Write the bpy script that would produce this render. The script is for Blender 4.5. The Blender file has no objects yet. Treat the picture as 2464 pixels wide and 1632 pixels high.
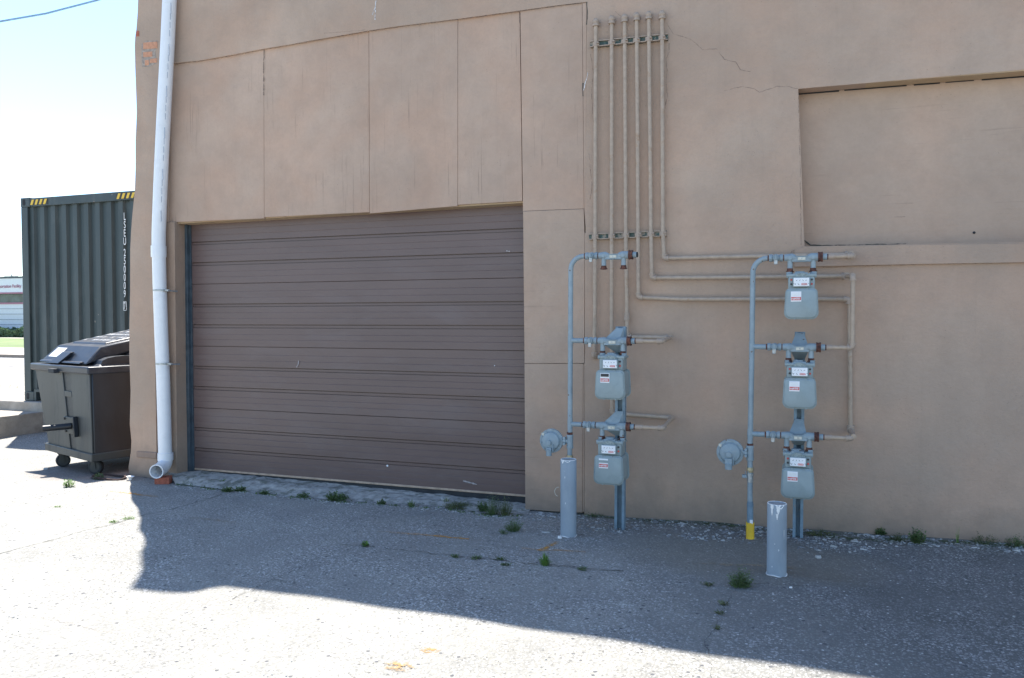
import bpy, bmesh, math, random
from mathutils import Vector, Matrix
from mathutils.geometry import tessellate_polygon
R = math.radians
rnd = random.Random(7)
scn = bpy.context.scene
COL = scn.collection

# ------------------------------------------------------------------ survey
F = 1870.0
CAM = Vector((0, -5.21, 1.36))
def _rows():
    yaw, pitch, roll = R(-20.03), R(1.69), R(-.11)
    A = Matrix(((math.cos(yaw), -math.sin(yaw), 0), (math.sin(yaw), math.cos(yaw), 0), (0, 0, 1)))
    B = Matrix(((1, 0, 0), (0, 0, -1), (0, 1, 0)))
    P = Matrix(((1, 0, 0), (0, math.cos(pitch), -math.sin(pitch)), (0, math.sin(pitch), math.cos(pitch))))
    Q = Matrix(((math.cos(roll), -math.sin(roll), 0), (math.sin(roll), math.cos(roll), 0), (0, 0, 1)))
    return Q @ P @ B @ A
MM = _rows()
MT = MM.transposed()
def ray(px, py): return MT @ Vector((px - 1232, py - 816, F))
def W(px, py, y=0.0):
    r = ray(px, py); return CAM + r * ((y - CAM.y) / r.y)
def G(px, py, z=0.0):
    r = ray(px, py); return CAM + r * ((z - CAM.z) / r.z)
def DP(px, py, d): return CAM + ray(px, py) * (d / F)
def interp(x, tab):
    if x <= tab[0][0]: return tab[0][1]
    for (a, va), (b, vb) in zip(tab, tab[1:]):
        if x <= b:
            return va + (vb - va) * (x - a) / (b - a)
    return tab[-1][1]
GT = [(-10, -.09), (-8, -.085), (-6.5, -.06), (-5.4, -.035), (-1.8, -.03), (-1.36, -.02), (-.55, .005), (.1, .01), (1.3, .04), (4, .06)]
def gz(x, y):
    z = interp(x, GT)
    if y < 0: z *= math.exp(y / .7)
    if y > 3.1 and x < -5.6: z = .27 if y > 3.25 else z + (.27 - z) * (y - 3.1) / .15
    z += .004 * math.sin(x * 1.7 + y * 2.3) * math.sin(y * 1.1 - x * .6)
    return z
def GG(px, py):
    p = G(px, py, 0)
    for _ in range(6): p = G(px, py, gz(p.x, p.y))
    return p

# ------------------------------------------------------------------ materials
def nodes(m):
    m.use_nodes = True
    nt = m.node_tree; nt.nodes.clear()
    o = nt.nodes.new('ShaderNodeOutputMaterial'); b = nt.nodes.new('ShaderNodeBsdfPrincipled')
    nt.links.new(b.outputs[0], o.inputs[0])
    return nt, b, o
def N(nt, t, **k):
    n = nt.nodes.new(t)
    for a, v in k.items():
        if a.startswith('i_'): n.inputs[a[2:].replace('_', ' ')].default_value = v
        else: setattr(n, a, v)
    return n
def mixc(nt, fac, a, b, mode='MIX'):
    n = nt.nodes.new('ShaderNodeMix'); n.data_type = 'RGBA'; n.blend_type = mode
    for s, v in ((n.inputs[0], fac), (n.inputs[6], a), (n.inputs[7], b)):
        if hasattr(v, 'links'): nt.links.new(v, s)
        elif isinstance(v, (int, float)): s.default_value = v
        else: s.default_value = (*v[:3], 1)
    return n.outputs[2]
def mth(nt, op, a, b=0.0, c=None, clamp=False):
    n = nt.nodes.new('ShaderNodeMath'); n.operation = op; n.use_clamp = clamp
    for s, v in zip(n.inputs, (a, b, c)):
        if v is None: continue
        if hasattr(v, 'links'): nt.links.new(v, s)
        else: s.default_value = v
    return n.outputs[0]
def pos(nt, scale=(1, 1, 1), obj=False):
    m = nt.nodes.new('ShaderNodeMapping'); m.inputs['Scale'].default_value = scale
    if obj: nt.links.new(nt.nodes.new('ShaderNodeTexCoord').outputs['Object'], m.inputs[0])
    else: nt.links.new(nt.nodes.new('ShaderNodeNewGeometry').outputs['Position'], m.inputs[0])
    return m.outputs[0]
def noise(nt, v, scale, detail=4, rough=.55, dist=0):
    n = nt.nodes.new('ShaderNodeTexNoise'); n.inputs['Scale'].default_value = scale
    n.inputs['Detail'].default_value = detail; n.inputs['Roughness'].default_value = rough
    n.inputs['Distortion'].default_value = dist
    nt.links.new(v, n.inputs['Vector']); return n.outputs[0]
def voro(nt, v, scale, feature='F1', rnd_=1.0):
    n = nt.nodes.new('ShaderNodeTexVoronoi'); n.feature = feature
    n.inputs['Scale'].default_value = scale; n.inputs['Randomness'].default_value = rnd_
    nt.links.new(v, n.inputs['Vector']); return n
def ramp(nt, f, a, b):
    n = nt.nodes.new('ShaderNodeMapRange'); n.inputs['From Min'].default_value = a; n.inputs['From Max'].default_value = b
    nt.links.new(f, n.inputs[0]); return n.outputs[0]
def bump(nt, b, h, strength, dist=.01, prev=None):
    n = nt.nodes.new('ShaderNodeBump'); n.inputs['Strength'].default_value = strength; n.inputs['Distance'].default_value = dist
    nt.links.new(h, n.inputs['Height'])
    if prev is not None: nt.links.new(prev, n.inputs['Normal'])
    nt.links.new(n.outputs[0], b.inputs['Normal']); return n.outputs[0]
MATS = {}
def mat(name, c, rough=.6, metal=0.0, var=.15, vs=12, bs=.15, bsc=60, grime=None, gr_amt=.5, gr_scale=9, stretch=(1, 1, 1), coat=0, gr_lo=.5, gr_hi=.7, spec=.5, spots=None, sp_scale=26, sp_r=.16, sp_gate=.56):
    if name in MATS: return MATS[name]
    m = bpy.data.materials.new(name); nt, b, o = nodes(m)
    p = pos(nt, stretch)
    n1 = noise(nt, p, vs, 5, .6)
    dark = tuple(x * (1 - var * 1.3) for x in c); lite = tuple(min(1, x * (1 + var)) for x in c)
    col = mixc(nt, ramp(nt, n1, .3, .7), dark, lite)
    if grime:
        n2 = noise(nt, p, gr_scale, 6, .7, .3)
        f = mth(nt, 'MULTIPLY', ramp(nt, n2, gr_lo, gr_hi), gr_amt, clamp=True)
        col = mixc(nt, f, col, grime)
        nt.links.new(mth(nt, 'ADD', rough, mth(nt, 'MULTIPLY', f, .25), clamp=True), b.inputs['Roughness'])
    else: b.inputs['Roughness'].default_value = rough
    if spots:
        v = voro(nt, pos(nt), sp_scale); dd = mth(nt, 'ADD', v.outputs['Distance'], mth(nt, 'MULTIPLY', noise(nt, pos(nt), sp_scale * 4, 3), .18))
        f2 = mth(nt, 'MULTIPLY', mth(nt, 'LESS_THAN', dd, sp_r + .09), mth(nt, 'GREATER_THAN', noise(nt, pos(nt), sp_scale * .3, 2), sp_gate))
        col = mixc(nt, mth(nt, 'MULTIPLY', f2, .85), col, spots)
    nt.links.new(col, b.inputs['Base Color'])
    b.inputs['Metallic'].default_value = metal
    b.inputs['Specular IOR Level'].default_value = spec
    if coat: b.inputs['Coat Weight'].default_value = coat
    if bs: bump(nt, b, noise(nt, p, bsc, 4, .6), bs, .004)
    MATS[name] = m; return m

TAN = (.475, .350, .264)
def wall_mat(name, c, grain=None, rough=.85, streak=.5, dirt=True, boost=1.0):
    m = bpy.data.materials.new(name); nt, b, o = nodes(m)
    p = pos(nt)
    big = noise(nt, p, .9, 5, .6)
    mid = noise(nt, p, 5, 5, .65)
    c0 = tuple(x * .84 for x in c); c1 = tuple(x * 1.12 for x in c)
    col = mixc(nt, ramp(nt, big, .32, .68), c0, c1)
    pinkish = mixc(nt, ramp(nt, noise(nt, p, 1.7, 3), .42, .62), (1.0, 1.0, 1.0), (1.03, .965, .93))
    col = mixc(nt, 1.0, col, pinkish, 'MULTIPLY')
    col = mixc(nt, mth(nt, 'MULTIPLY', ramp(nt, mid, .45, .72), .32), col, tuple(x * .72 for x in c))
    # run marks down the face
    sp = pos(nt, (26, 26, 1.1))
    st = noise(nt, sp, 1.0, 4, .6)
    col = mixc(nt, mth(nt, 'MULTIPLY', ramp(nt, st, .56, .76), .22 * streak), col, tuple(x * .6 for x in c))
    # fine pits and spots
    v = voro(nt, p, 34); spot = mth(nt, 'LESS_THAN', v.outputs['Distance'], .10)
    vg = mth(nt, 'GREATER_THAN', noise(nt, p, 3.1, 2), .57)
    col = mixc(nt, mth(nt, 'MULTIPLY', mth(nt, 'MULTIPLY', spot, vg), .38), col, tuple(x * .45 for x in c))
    fine = noise(nt, p, 42, 5, .75)
    col = mixc(nt, mth(nt, 'MULTIPLY', ramp(nt, fine, .40, .70), .13), col, tuple(x * .62 for x in c))
    h = noise(nt, p, 70, 5, .75)
    hs = .5
    if grain:
        gs = {'V': (48, 48, 1.5), 'H': (2.2, 50, 55)}[grain]
        g = noise(nt, pos(nt, gs), 1.0, 5, .65)
        gm = mth(nt, 'MULTIPLY', ramp(nt, g, .60, .68), ramp(nt, noise(nt, p, 2.0, 3), .44, .60), clamp=True)
        col = mixc(nt, mth(nt, 'MULTIPLY', gm, .55 if grain == 'V' else .32), col, tuple(x * .42 for x in c))
        h = g; hs = .22
    if dirt:
        g_ = nt.nodes.new('ShaderNodeNewGeometry'); s = nt.nodes.new('ShaderNodeSeparateXYZ'); nt.links.new(g_.outputs['Position'], s.inputs[0])
        low = mth(nt, 'SUBTRACT', 1, ramp(nt, mth(nt, 'ADD', s.outputs[2], mth(nt, 'MULTIPLY', noise(nt, p, 6, 5, .7), -.35)), -.20, .09), clamp=True)
        col = mixc(nt, mth(nt, 'MULTIPLY', low, .62), col, (.17, .145, .12))
        lo2 = mth(nt, 'SUBTRACT', 1, ramp(nt, s.outputs[2], -.1, 1.7), clamp=True)
        
    nt.links.new(col, b.inputs['Base Color']); b.inputs['Roughness'].default_value = rough
    b.inputs['Specular IOR Level'].default_value = .3
    n1 = bump(nt, b, h, hs, .006)
    bump(nt, b, noise(nt, p, 7, 4, .6), .35, .03, n1)
    MATS[name] = m; return m

def ground_mat():
    m = bpy.data.materials.new('weathered_aggregate'); nt, b, o = nodes(m)
    p = pos(nt)
    g_ = nt.nodes.new('ShaderNodeNewGeometry'); s = nt.nodes.new('ShaderNodeSeparateXYZ'); nt.links.new(g_.outputs['Position'], s.inputs[0])
    X, Y, Z = s.outputs
    big = noise(nt, p, .7, 5, .6); mid = noise(nt, p, 3.5, 6, .65)
    conc = mixc(nt, ramp(nt, big, .3, .7), (.24, .235, .213), (.33, .322, .292))
    asph = mixc(nt, ramp(nt, mid, .3, .7), (.112, .112, .106), (.176, .174, .163))
    # the darker asphalt lies on the right, edge broken up
    e = mth(nt, 'ADD', mth(nt, 'ADD', X, mth(nt, 'MULTIPLY', Y, .55)), mth(nt, 'MULTIPLY', mth(nt, 'SUBTRACT', mid, .5), 1.2))
    fa = ramp(nt, e, -1.75, -.45)
    col = mixc(nt, fa, conc, asph)
    col = mixc(nt, mth(nt, 'MULTIPLY', ramp(nt, mid, .42, .75), .35), col, (.13, .13, .135))
    # exposed stones
    cells = []
    for sc, amt, lo in ((68, 1.3, .25), (120, 1.2, .2)):
        v = voro(nt, p, sc)
        sep = nt.nodes.new('ShaderNodeSeparateColor'); nt.links.new(v.outputs['Color'], sep.inputs[0])
        stone = mixc(nt, ramp(nt, sep.outputs[0], 0, 1), (.035, .038, .04), (.72, .71, .68))
        inn = mth(nt, 'LESS_THAN', v.outputs['Distance'], .46)
        dens = mth(nt, 'GREATER_THAN', sep.outputs[1], .35)
        f = mth(nt, 'MULTIPLY', mth(nt, 'MULTIPLY', inn, dens), amt * .55)
        fz = mth(nt, 'MULTIPLY', mth(nt, 'SUBTRACT', 1.0, mth(nt, 'MULTIPLY', fa, .4)), mth(nt, 'ADD', .35, mth(nt, 'MULTIPLY', ramp(nt, noise(nt, p, 1.6, 4), .4, .65), .65)))
        col = mixc(nt, mth(nt, 'MULTIPLY', f, fz), col, stone); cells.append(v.outputs['Distance'])
    # bright chips
    v = voro(nt, p, 24); sep = nt.nodes.new('ShaderNodeSeparateColor'); nt.links.new(v.outputs['Color'], sep.inputs[0])
    chip = mth(nt, 'MULTIPLY', mth(nt, 'LESS_THAN', v.outputs['Distance'], .13), mth(nt, 'GREATER_THAN', sep.outputs[0], .62))
    col = mixc(nt, mth(nt, 'MULTIPLY', chip, .75), col, (.68, .67, .64))
    chipd = mth(nt, 'MULTIPLY', mth(nt, 'LESS_THAN', v.outputs['Distance'], .2), mth(nt, 'LESS_THAN', sep.outputs[0], .16))
    col = mixc(nt, mth(nt, 'MULTIPLY', chipd, .8), col, (.07, .075, .085))
    # lighter bare stones strip in front of the meters
    # damp soil against the wall on the right
    d = mth(nt, 'SUBTRACT', 1, ramp(nt, mth(nt, 'ADD', mth(nt, 'ABSOLUTE', Y), mth(nt, 'MULTIPLY', mid, .22)), .10, .34), clamp=True)
    d = mth(nt, 'MULTIPLY', d, mth(nt, 'MULTIPLY', ramp(nt, X, -1.9, -1.2), .75), clamp=True)
    soil = mixc(nt, ramp(nt, noise(nt, p, 14, 4), .4, .6), (.07, .085, .045), (.16, .14, .11))
    col = mixc(nt, d, col, soil)
    # brownish soil round the posts
    dx = mth(nt, 'DIVIDE', mth(nt, 'ADD', X, .25), .75); dy = mth(nt, 'DIVIDE', mth(nt, 'ADD', Y, .7), .42)
    rr = mth(nt, 'ADD', mth(nt, 'MULTIPLY', dx, dx), mth(nt, 'MULTIPLY', dy, dy))
    sp = mth(nt, 'SUBTRACT', 1, ramp(nt, mth(nt, 'ADD', rr, mth(nt, 'MULTIPLY', mid, .9)), .9, 1.7), clamp=True)
    col = mixc(nt, mth(nt, 'MULTIPLY', sp, .55), col, (.21, .19, .15))
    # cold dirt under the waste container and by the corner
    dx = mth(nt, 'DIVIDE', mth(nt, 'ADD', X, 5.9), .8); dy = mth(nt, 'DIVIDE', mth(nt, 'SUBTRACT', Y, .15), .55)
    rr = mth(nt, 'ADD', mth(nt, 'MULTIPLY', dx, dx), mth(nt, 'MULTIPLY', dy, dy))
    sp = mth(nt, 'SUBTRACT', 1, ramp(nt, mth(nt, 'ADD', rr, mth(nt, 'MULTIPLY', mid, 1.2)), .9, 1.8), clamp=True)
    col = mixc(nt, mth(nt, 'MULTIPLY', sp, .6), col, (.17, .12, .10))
    # gravel and yellowish grass beyond
    far = mth(nt, 'MULTIPLY', ramp(nt, Y, 3.3, 3.6), 1)
    gcol = mixc(nt, ramp(nt, noise(nt, p, 2.2, 6, .7), .5, .62), (.42, .40, .37), (.20, .24, .09))
    col = mixc(nt, far, col, gcol)
    nt.links.new(col, b.inputs['Base Color']); b.inputs['Roughness'].default_value = .9; b.inputs['Specular IOR Level'].default_value = .25
    h = mth(nt, 'ADD', mth(nt, 'MULTIPLY', cells[0], -1.0), mth(nt, 'MULTIPLY', cells[1], -.5))
    n1 = bump(nt, b, h, .55, .006)
    bump(nt, b, noise(nt, p, 9, 5, .6), .4, .02, n1)
    MATS['ground'] = m; return m

def blotch_mat(name, c, lo=.42, hi=.58, scale=30, rough=.8, mx=1.0):
    m = bpy.data.materials.new(name); nt, b, o = nodes(m)
    p = pos(nt); n = ramp(nt, noise(nt, p, scale, 5, .75), lo, hi)
    uv = nt.nodes.new('ShaderNodeVertexColor'); uv.layer_name = 'fade'
    sep = nt.nodes.new('ShaderNodeSeparateColor'); nt.links.new(uv.outputs[0], sep.inputs[0])
    a = mth(nt, 'MULTIPLY', mth(nt, 'MULTIPLY', n, sep.outputs[0], clamp=True), mx, clamp=True)
    b.inputs['Base Color'].default_value = (*c, 1); b.inputs['Roughness'].default_value = rough
    nt.links.new(a, b.inputs['Alpha'])
    MATS[name] = m; return m

def leaf_mat(name, c, var=.35):
    m = bpy.data.materials.new(name); nt, b, o = nodes(m)
    p = pos(nt)
    col = mixc(nt, ramp(nt, noise(nt, p, 22, 3), .3, .7), tuple(x * (1 - var) for x in c), tuple(x * (1 + var) for x in c))
    nt.links.new(col, b.inputs['Base Color']); b.inputs['Roughness'].default_value = .6
    tr = nt.nodes.new('ShaderNodeBsdfTranslucent'); nt.links.new(col, tr.inputs[0])
    mx = nt.nodes.new('ShaderNodeMixShader'); mx.inputs[0].default_value = .3
    nt.links.new(b.outputs[0], mx.inputs[1]); nt.links.new(tr.outputs[0], mx.inputs[2]); nt.links.new(mx.outputs[0], o.inputs[0])
    MATS[name] = m; return m

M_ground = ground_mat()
M_stucco = wall_mat('painted_stucco', TAN)
M_plyV = wall_mat('painted_plywood_upright', tuple(x * v for x, v in zip(TAN, (1.04, 1.02, 1.02))), 'V', streak=.3)
M_plyH = wall_mat('painted_plywood_level', TAN, 'H', streak=.2)
M_lip = wall_mat('bounce_lit_lip', (.50, .37, .235), None)  # wall paint made lighter and warmer, standing in for light bounced off the ground
M_recess = wall_mat('shaded_recess', (.34, .25, .195), None)  # wall paint darkened in the colour for shade inside the recess
M_jamb = wall_mat('painted_jamb_wood', (.38, .28, .21), 'V')
M_pipe = mat('tan_pipe_paint', (.43, .33, .245), .55, var=.12, vs=25, grime=(.34, .17, .07), gr_amt=.55, gr_scale=14, gr_lo=.58, gr_hi=.72)
M_pipe2 = mat('tan_fitting_paint', (.42, .325, .25), .6, var=.12, vs=40, grime=(.27, .20, .16), gr_amt=.6, gr_scale=40)
M_blue = mat('blue_grey_paint', (.27, .335, .365), .45, var=.09, vs=18, bs=.12, bsc=120, grime=(.16, .24, .28), gr_amt=.4, gr_scale=26, spots=(.14, .09, .06))
M_meter = mat('meter_paint', (.275, .335, .34), .42, var=.06, vs=9, bs=.1, bsc=150, grime=(.22, .27, .26), gr_amt=.5, gr_scale=12, spots=(.20, .17, .13), sp_scale=20, sp_r=.12, sp_gate=.6)
M_post = mat('post_paint', (.17, .255, .32), .5, var=.15, vs=16, grime=(.10, .14, .16), gr_amt=.5, spots=(.22, .24, .24), sp_scale=22)
M_rust = mat('rust', (.11, .045, .035), .85, var=.5, vs=60, bs=.6, bsc=150, grime=(.30, .12, .05), gr_amt=.6, gr_scale=60)
M_brass = mat('brass', (.50, .42, .26), .45, metal=.4, var=.2, vs=40, grime=(.22, .17, .1), gr_scale=50)
M_dark = mat('dark_gap', (.02, .022, .025), .8, var=.2)
M_greenmetal = mat('dark_green_strut', (.055, .10, .085), .55, var=.35, vs=30, grime=(.36, .30, .24), gr_amt=.8, gr_scale=28, gr_lo=.5, gr_hi=.56)
M_white = mat('white_plate', (.82, .83, .84), .4, var=.04, bs=0)
M_red = mat('red_print', (.62, .08, .07), .5, var=.15, bs=0)
M_black = mat('black_print', (.03, .03, .035), .5, var=.2, bs=0)
M_alu = mat('pale_label', (.62, .60, .50), .5, var=.12, vs=60, bs=0)
M_pvc = mat('white_pvc', (.80, .81, .82), .3, var=.03, vs=5, bs=.04, grime=(.55, .56, .56), gr_amt=.35, gr_scale=5, coat=.1)
M_steel = mat('galvanised', (.42, .44, .44), .45, metal=.7, var=.2, vs=50)
M_door = mat('brown_door_paint', (.142, .096, .086), .36, var=.07, vs=2.2, bs=.5, bsc=4, grime=(.20, .16, .15), gr_amt=.35, gr_scale=2.5, stretch=(.6, 1, 2))
M_door_trim = mat('door_trim', (.46, .34, .25), .6, var=.2, vs=20)
M_track = mat('slate_track', (.05, .072, .09), .5, var=.3, vs=12, grime=(.12, .14, .15), gr_amt=.5)
M_rubber = mat('black_rubber', (.025, .028, .032), .7, var=.3)
M_sill = mat('sill_concrete', (.40, .385, .35), .95, var=.3, vs=16, bs=1.0, bsc=45, grime=(.12, .13, .10), gr_amt=.8, gr_scale=9, gr_lo=.5, gr_hi=.6)
M_slab = mat('slab_concrete', (.34, .31, .27), .9, var=.18, vs=6, bs=.5, bsc=50, grime=(.19, .17, .14), gr_amt=.6, gr_scale=5)
M_brick = mat('red_brick', (.42, .125, .075), .85, var=.3, vs=40, bs=.6, bsc=90, grime=(.24, .1, .08), gr_scale=40)
M_brick2 = mat('orange_brick', (.56, .28, .17), .9, var=.15, vs=40, bs=.5, bsc=90)
M_mortar = mat('grey_mortar', (.36, .30, .25), .95, var=.3, vs=40, bs=.8, bsc=80)
M_cont = mat('dark_green_container_paint', (.044, .064, .066), .5, var=.14, vs=3, bs=.08, grime=(.12, .135, .13), gr_amt=.5, gr_scale=6, stretch=(1, 1, .3), gr_lo=.52, spots=(.22, .2, .17), sp_scale=7, sp_r=.08, sp_gate=.55)
M_yellow = mat('yellow_paint', (.78, .52, .05), .5, var=.12)
M_sleeve = mat('yellow_sleeve', (.80, .52, .03), .5, var=.12, vs=20, grime=(.5, .3, .05), gr_amt=.5)
M_txt = mat('white_lettering', (.80, .80, .78), .5, var=.05, bs=0)
M_bin = mat('bin_dark_steel', (.013, .016, .021), .42, var=.3, vs=5, bs=.15, grime=(.028, .030, .034), gr_amt=.5, gr_scale=4, stretch=(1, 1, .35))
M_bin_f = mat('bin_lit_front', (.052, .055, .052), .5, var=.14, vs=4, bs=.12, grime=(.045, .047, .047), gr_amt=.6, gr_scale=7, stretch=(1.5, 1.5, .25), gr_lo=.55)  # front lightened in colour for the light it catches, sides kept darker
M_lid = mat('bin_plastic_lid', (.022, .028, .040), .38, var=.2, vs=6, bs=.1, grime=(.09, .10, .11), gr_amt=.4, gr_scale=9)
M_boll = mat('bollard_paint', (.27, .325, .375), .5, var=.10, vs=6, bs=.25, bsc=30, grime=(.36, .41, .45), gr_amt=.5, gr_scale=11, stretch=(1, 1, .4), spots=(.66, .68, .7), sp_scale=17, sp_r=.10, sp_gate=.56)
M_concrete_top = mat('cement_fill', (.33, .33, .32), .95, var=.3, vs=40, bs=.8)
M_chip = mat('bare_white_paint', (.78, .78, .76), .7, var=.15, vs=50)
M_stone = mat('pale_stone', (.42, .42, .40), .9, var=.35, vs=14, bs=.5)
M_stone_d = mat('grey_stone', (.22, .225, .23), .9, var=.35, vs=14, bs=.5)
M_leaf = leaf_mat('weed_green', (.11, .17, .06))
M_leafb = leaf_mat('bright_weed_green', (.14, .26, .05))
M_grass = leaf_mat('dry_grass', (.17, .20, .06))
M_moss = leaf_mat('moss_green', (.12, .15, .06))
M_hedge = leaf_mat('hedge_leaf', (.08, .14, .07), .5)
M_orange = blotch_mat('orange_paint', (.62, .30, .05), .38, .52, 38, mx=.95)
M_orangef = blotch_mat('faded_orange_paint', (.45, .30, .12), .42, .58, 30, mx=.6)
M_crack = blotch_mat('crack_dark', (.05, .055, .045), .36, .52, 16, mx=.95)
M_gap = blotch_mat('seam_gap', (.13, .10, .075), .38, .55, 22, mx=.75)
M_crack2 = blotch_mat('soft_crack', (.10, .10, .09), .38, .55, 16, mx=.65)
M_hair = blotch_mat('hair_crack', (.20, .155, .12), .38, .55, 16, mx=.42)
M_stain = blotch_mat('rust_stain', (.36, .22, .08), .48, .56, 60)
M_moss_flat = blotch_mat('moss_film', (.06, .09, .03), .45, .58, 26)
M_bwall = mat('pale_cladding', (.72, .76, .80), .6, var=.04, bs=0)
M_bred = mat('maroon_stripe', (.40, .17, .24), .6, bs=0)
M_bglass = mat('dark_window', (.07, .12, .12), .25, var=.5, vs=1.6, bs=0)  # dark green mottling paints in the trees mirrored by the glass
M_lawn = mat('lawn', (.15, .20, .07), .9, var=.3, vs=1.2, bs=0)
M_walk = mat('pavement_concrete', (.44, .42, .38), .9, var=.08, bs=0)
M_road = mat('road_asphalt', (.32, .32, .33), .9, var=.08, vs=2, bs=0)
M_kerb = mat('kerb_concrete', (.25, .21, .17), .9, var=.1, bs=0)
M_wire = mat('cable_sheath', (.22, .36, .52), .6, bs=0)

# ------------------------------------------------------------------ mesh building
ORG = {}
class MB:
    def __init__(s): s.v = []; s.f = []; s.sm = []
    def add(s, vs, fs, smooth=False):
        o = len(s.v); s.v += [Vector(q) for q in vs]
        for f in fs: s.f.append([i + o for i in f]); s.sm.append(smooth)
        return s
    def box(s, a, b):
        x0, y0, z0 = [min(p, q) for p, q in zip(a, b)]; x1, y1, z1 = [max(p, q) for p, q in zip(a, b)]
        return s.add([(x0, y0, z0), (x1, y0, z0), (x1, y1, z0), (x0, y1, z0), (x0, y0, z1), (x1, y0, z1), (x1, y1, z1), (x0, y1, z1)],
                     [(0, 3, 2, 1), (4, 5, 6, 7), (0, 1, 5, 4), (1, 2, 6, 5), (2, 3, 7, 6), (3, 0, 4, 7)])
    def hexa(s, bot, top):
        return s.add(list(bot) + list(top), [(0, 3, 2, 1), (4, 5, 6, 7), (0, 1, 5, 4), (1, 2, 6, 5), (2, 3, 7, 6), (3, 0, 4, 7)])
    def tube(s, pts, r, n=14, caps=True, radii=None):
        pts = [Vector(p) for p in pts]; k = len(pts)
        tang = []
        for i in range(k):
            t = (pts[min(i + 1, k - 1)] - pts[max(i - 1, 0)]); tang.append(t.normalized())
        up = Vector((0, 0, 1)) if abs(tang[0].z) < .9 else Vector((0, 1, 0))
        u = tang[0].cross(up).normalized()
        rings = []
        for i in range(k):
            t = tang[i]; u = (u - t * u.dot(t)).normalized(); w = t.cross(u)
            rr = radii[i] if radii else r
            rings.append([pts[i] + (u * math.cos(a) + w * math.sin(a)) * rr for a in [2 * math.pi * j / n for j in range(n)]])
        vs = [p for g in rings for p in g]; fs = []
        for i in range(k - 1):
            for j in range(n):
                a = i * n + j; b = i * n + (j + 1) % n; fs.append((a, a + n, b + n, b))
        s.add(vs, fs, True)
        if caps:
            s.add(rings[0], [tuple(range(n))]); s.add(rings[-1], [tuple(range(n - 1, -1, -1))])
        return s
    def cyl(s, p0, p1, r, r1=None, n=20, caps=True):
        return s.tube([p0, p1], r, n, caps, [r, r if r1 is None else r1])
    def hexcyl(s, p0, p1, r, n=6):
        p0 = Vector(p0); p1 = Vector(p1); t = (p1 - p0).normalized()
        up = Vector((0, 0, 1)) if abs(t.z) < .9 else Vector((0, 1, 0)); u = t.cross(up).normalized(); w = t.cross(u)
        A = [p0 + (u * math.cos(2 * math.pi * (j + .25) / n) + w * math.sin(2 * math.pi * (j + .25) / n)) * r for j in range(n)]
        B = [q + (p1 - p0) for q in A]
        return s.add(A + B, [(j, j + n, (j + 1) % n + n, (j + 1) % n) for j in range(n)] + [tuple(range(n)), tuple(range(2 * n - 1, n - 1, -1))])
    def sphere(s, c, r, n=12, sc=(1, 1, 1)):
        c = Vector(c); vs = []; fs = []; m = n // 2
        for i in range(m + 1):
            th = math.pi * i / m
            for j in range(n):
                ph = 2 * math.pi * j / n
                vs.append(c + Vector((r * sc[0] * math.sin(th) * math.cos(ph), r * sc[1] * math.sin(th) * math.sin(ph), r * sc[2] * math.cos(th))))
        for i in range(m):
            for j in range(n):
                a = i * n + j; b = i * n + (j + 1) % n; fs.append((a, a + n, b + n, b))
        return s.add(vs, fs, True)
    def prism(s, loops, y0, y1, fn=None):
        """loops of (x,z); extruded from y0 (front) to y1 (back)"""
        fn = fn or (lambda x, z, y: (x, y, z))
        tris = tessellate_polygon([[Vector((x, z, 0)) for x, z in L] for L in loops])
        flat = [q for L in loops for q in L]
        def area(L): return sum(a[0] * b[1] - b[0] * a[1] for a, b in zip(L, L[1:] + L[:1]))
        F_ = [fn(x, z, y0) for x, z in flat]; B_ = [fn(x, z, y1) for x, z in flat]; n = len(flat)
        fs = []
        for t in tris:
            a, b, c = [flat[i] for i in t]
            ar = (b[0] - a[0]) * (c[1] - a[1]) - (b[1] - a[1]) * (c[0] - a[0])
            t2 = tuple(t) if ar > 0 else (t[0], t[2], t[1])
            fs.append(t2); fs.append(tuple(i + n for i in reversed(t2)))
        o = 0
        for k, L in enumerate(loops):
            m = len(L); ccw = area(L) > 0
            if k > 0: ccw = ccw  # holes keep own winding below
            for i in range(m):
                a = o + i; b = o + (i + 1) % m
                outer = (k == 0)
                f = (a, a + n, b + n, b)
                if (ccw and outer) or (not ccw and not outer): fs.append(f)
                else: fs.append(tuple(reversed(f)))
            o += m
        return s.add(F_ + B_, fs)
    def build(s, name, m, parent=None, bevel=0, world=True, angle=35, seg=2):
        me = bpy.data.meshes.new(name); off = ORG.get(parent.name, Vector()) if (parent and world) else Vector()
        me.from_pydata([v - off for v in s.v], [], s.f); me.update()
        for i, p in enumerate(me.polygons): p.use_smooth = True if (s.sm[i] or bevel) else False
        if bevel or any(s.sm): me.set_sharp_from_angle(angle=R(angle))
        o = bpy.data.objects.new(name, me); COL.objects.link(o)
        if m: me.materials.append(m)
        if parent:
            o.parent = parent; ORG[o.name] = off
        if bevel:
            b = o.modifiers.new('bevel', 'BEVEL'); b.width = bevel; b.segments = seg; b.limit_method = 'ANGLE'; b.angle_limit = R(40)
            b.harden_normals = False
        return o
def tag(o, label=None, cat=None, group=None, kind=None):
    for k, v in (('label', label), ('category', cat), ('group', group), ('kind', kind)):
        if v: o[k] = v
    return o
def thing(name, loc, label, cat, group=None, rz=0):
    o = bpy.data.objects.new(name, None); COL.objects.link(o); o.empty_display_size = .1
    o.location = loc; o.rotation_euler = (0, 0, rz); ORG[o.name] = Vector(loc)
    return tag(o, label, cat, group)
def kids(o): return [c for c in bpy.data.objects if c.parent == o]
def copy_tree(o, parent=None):
    c = o.copy(); COL.objects.link(c); c.parent = parent
    for ch in kids(o): copy_tree(ch, c)
    return c
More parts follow.
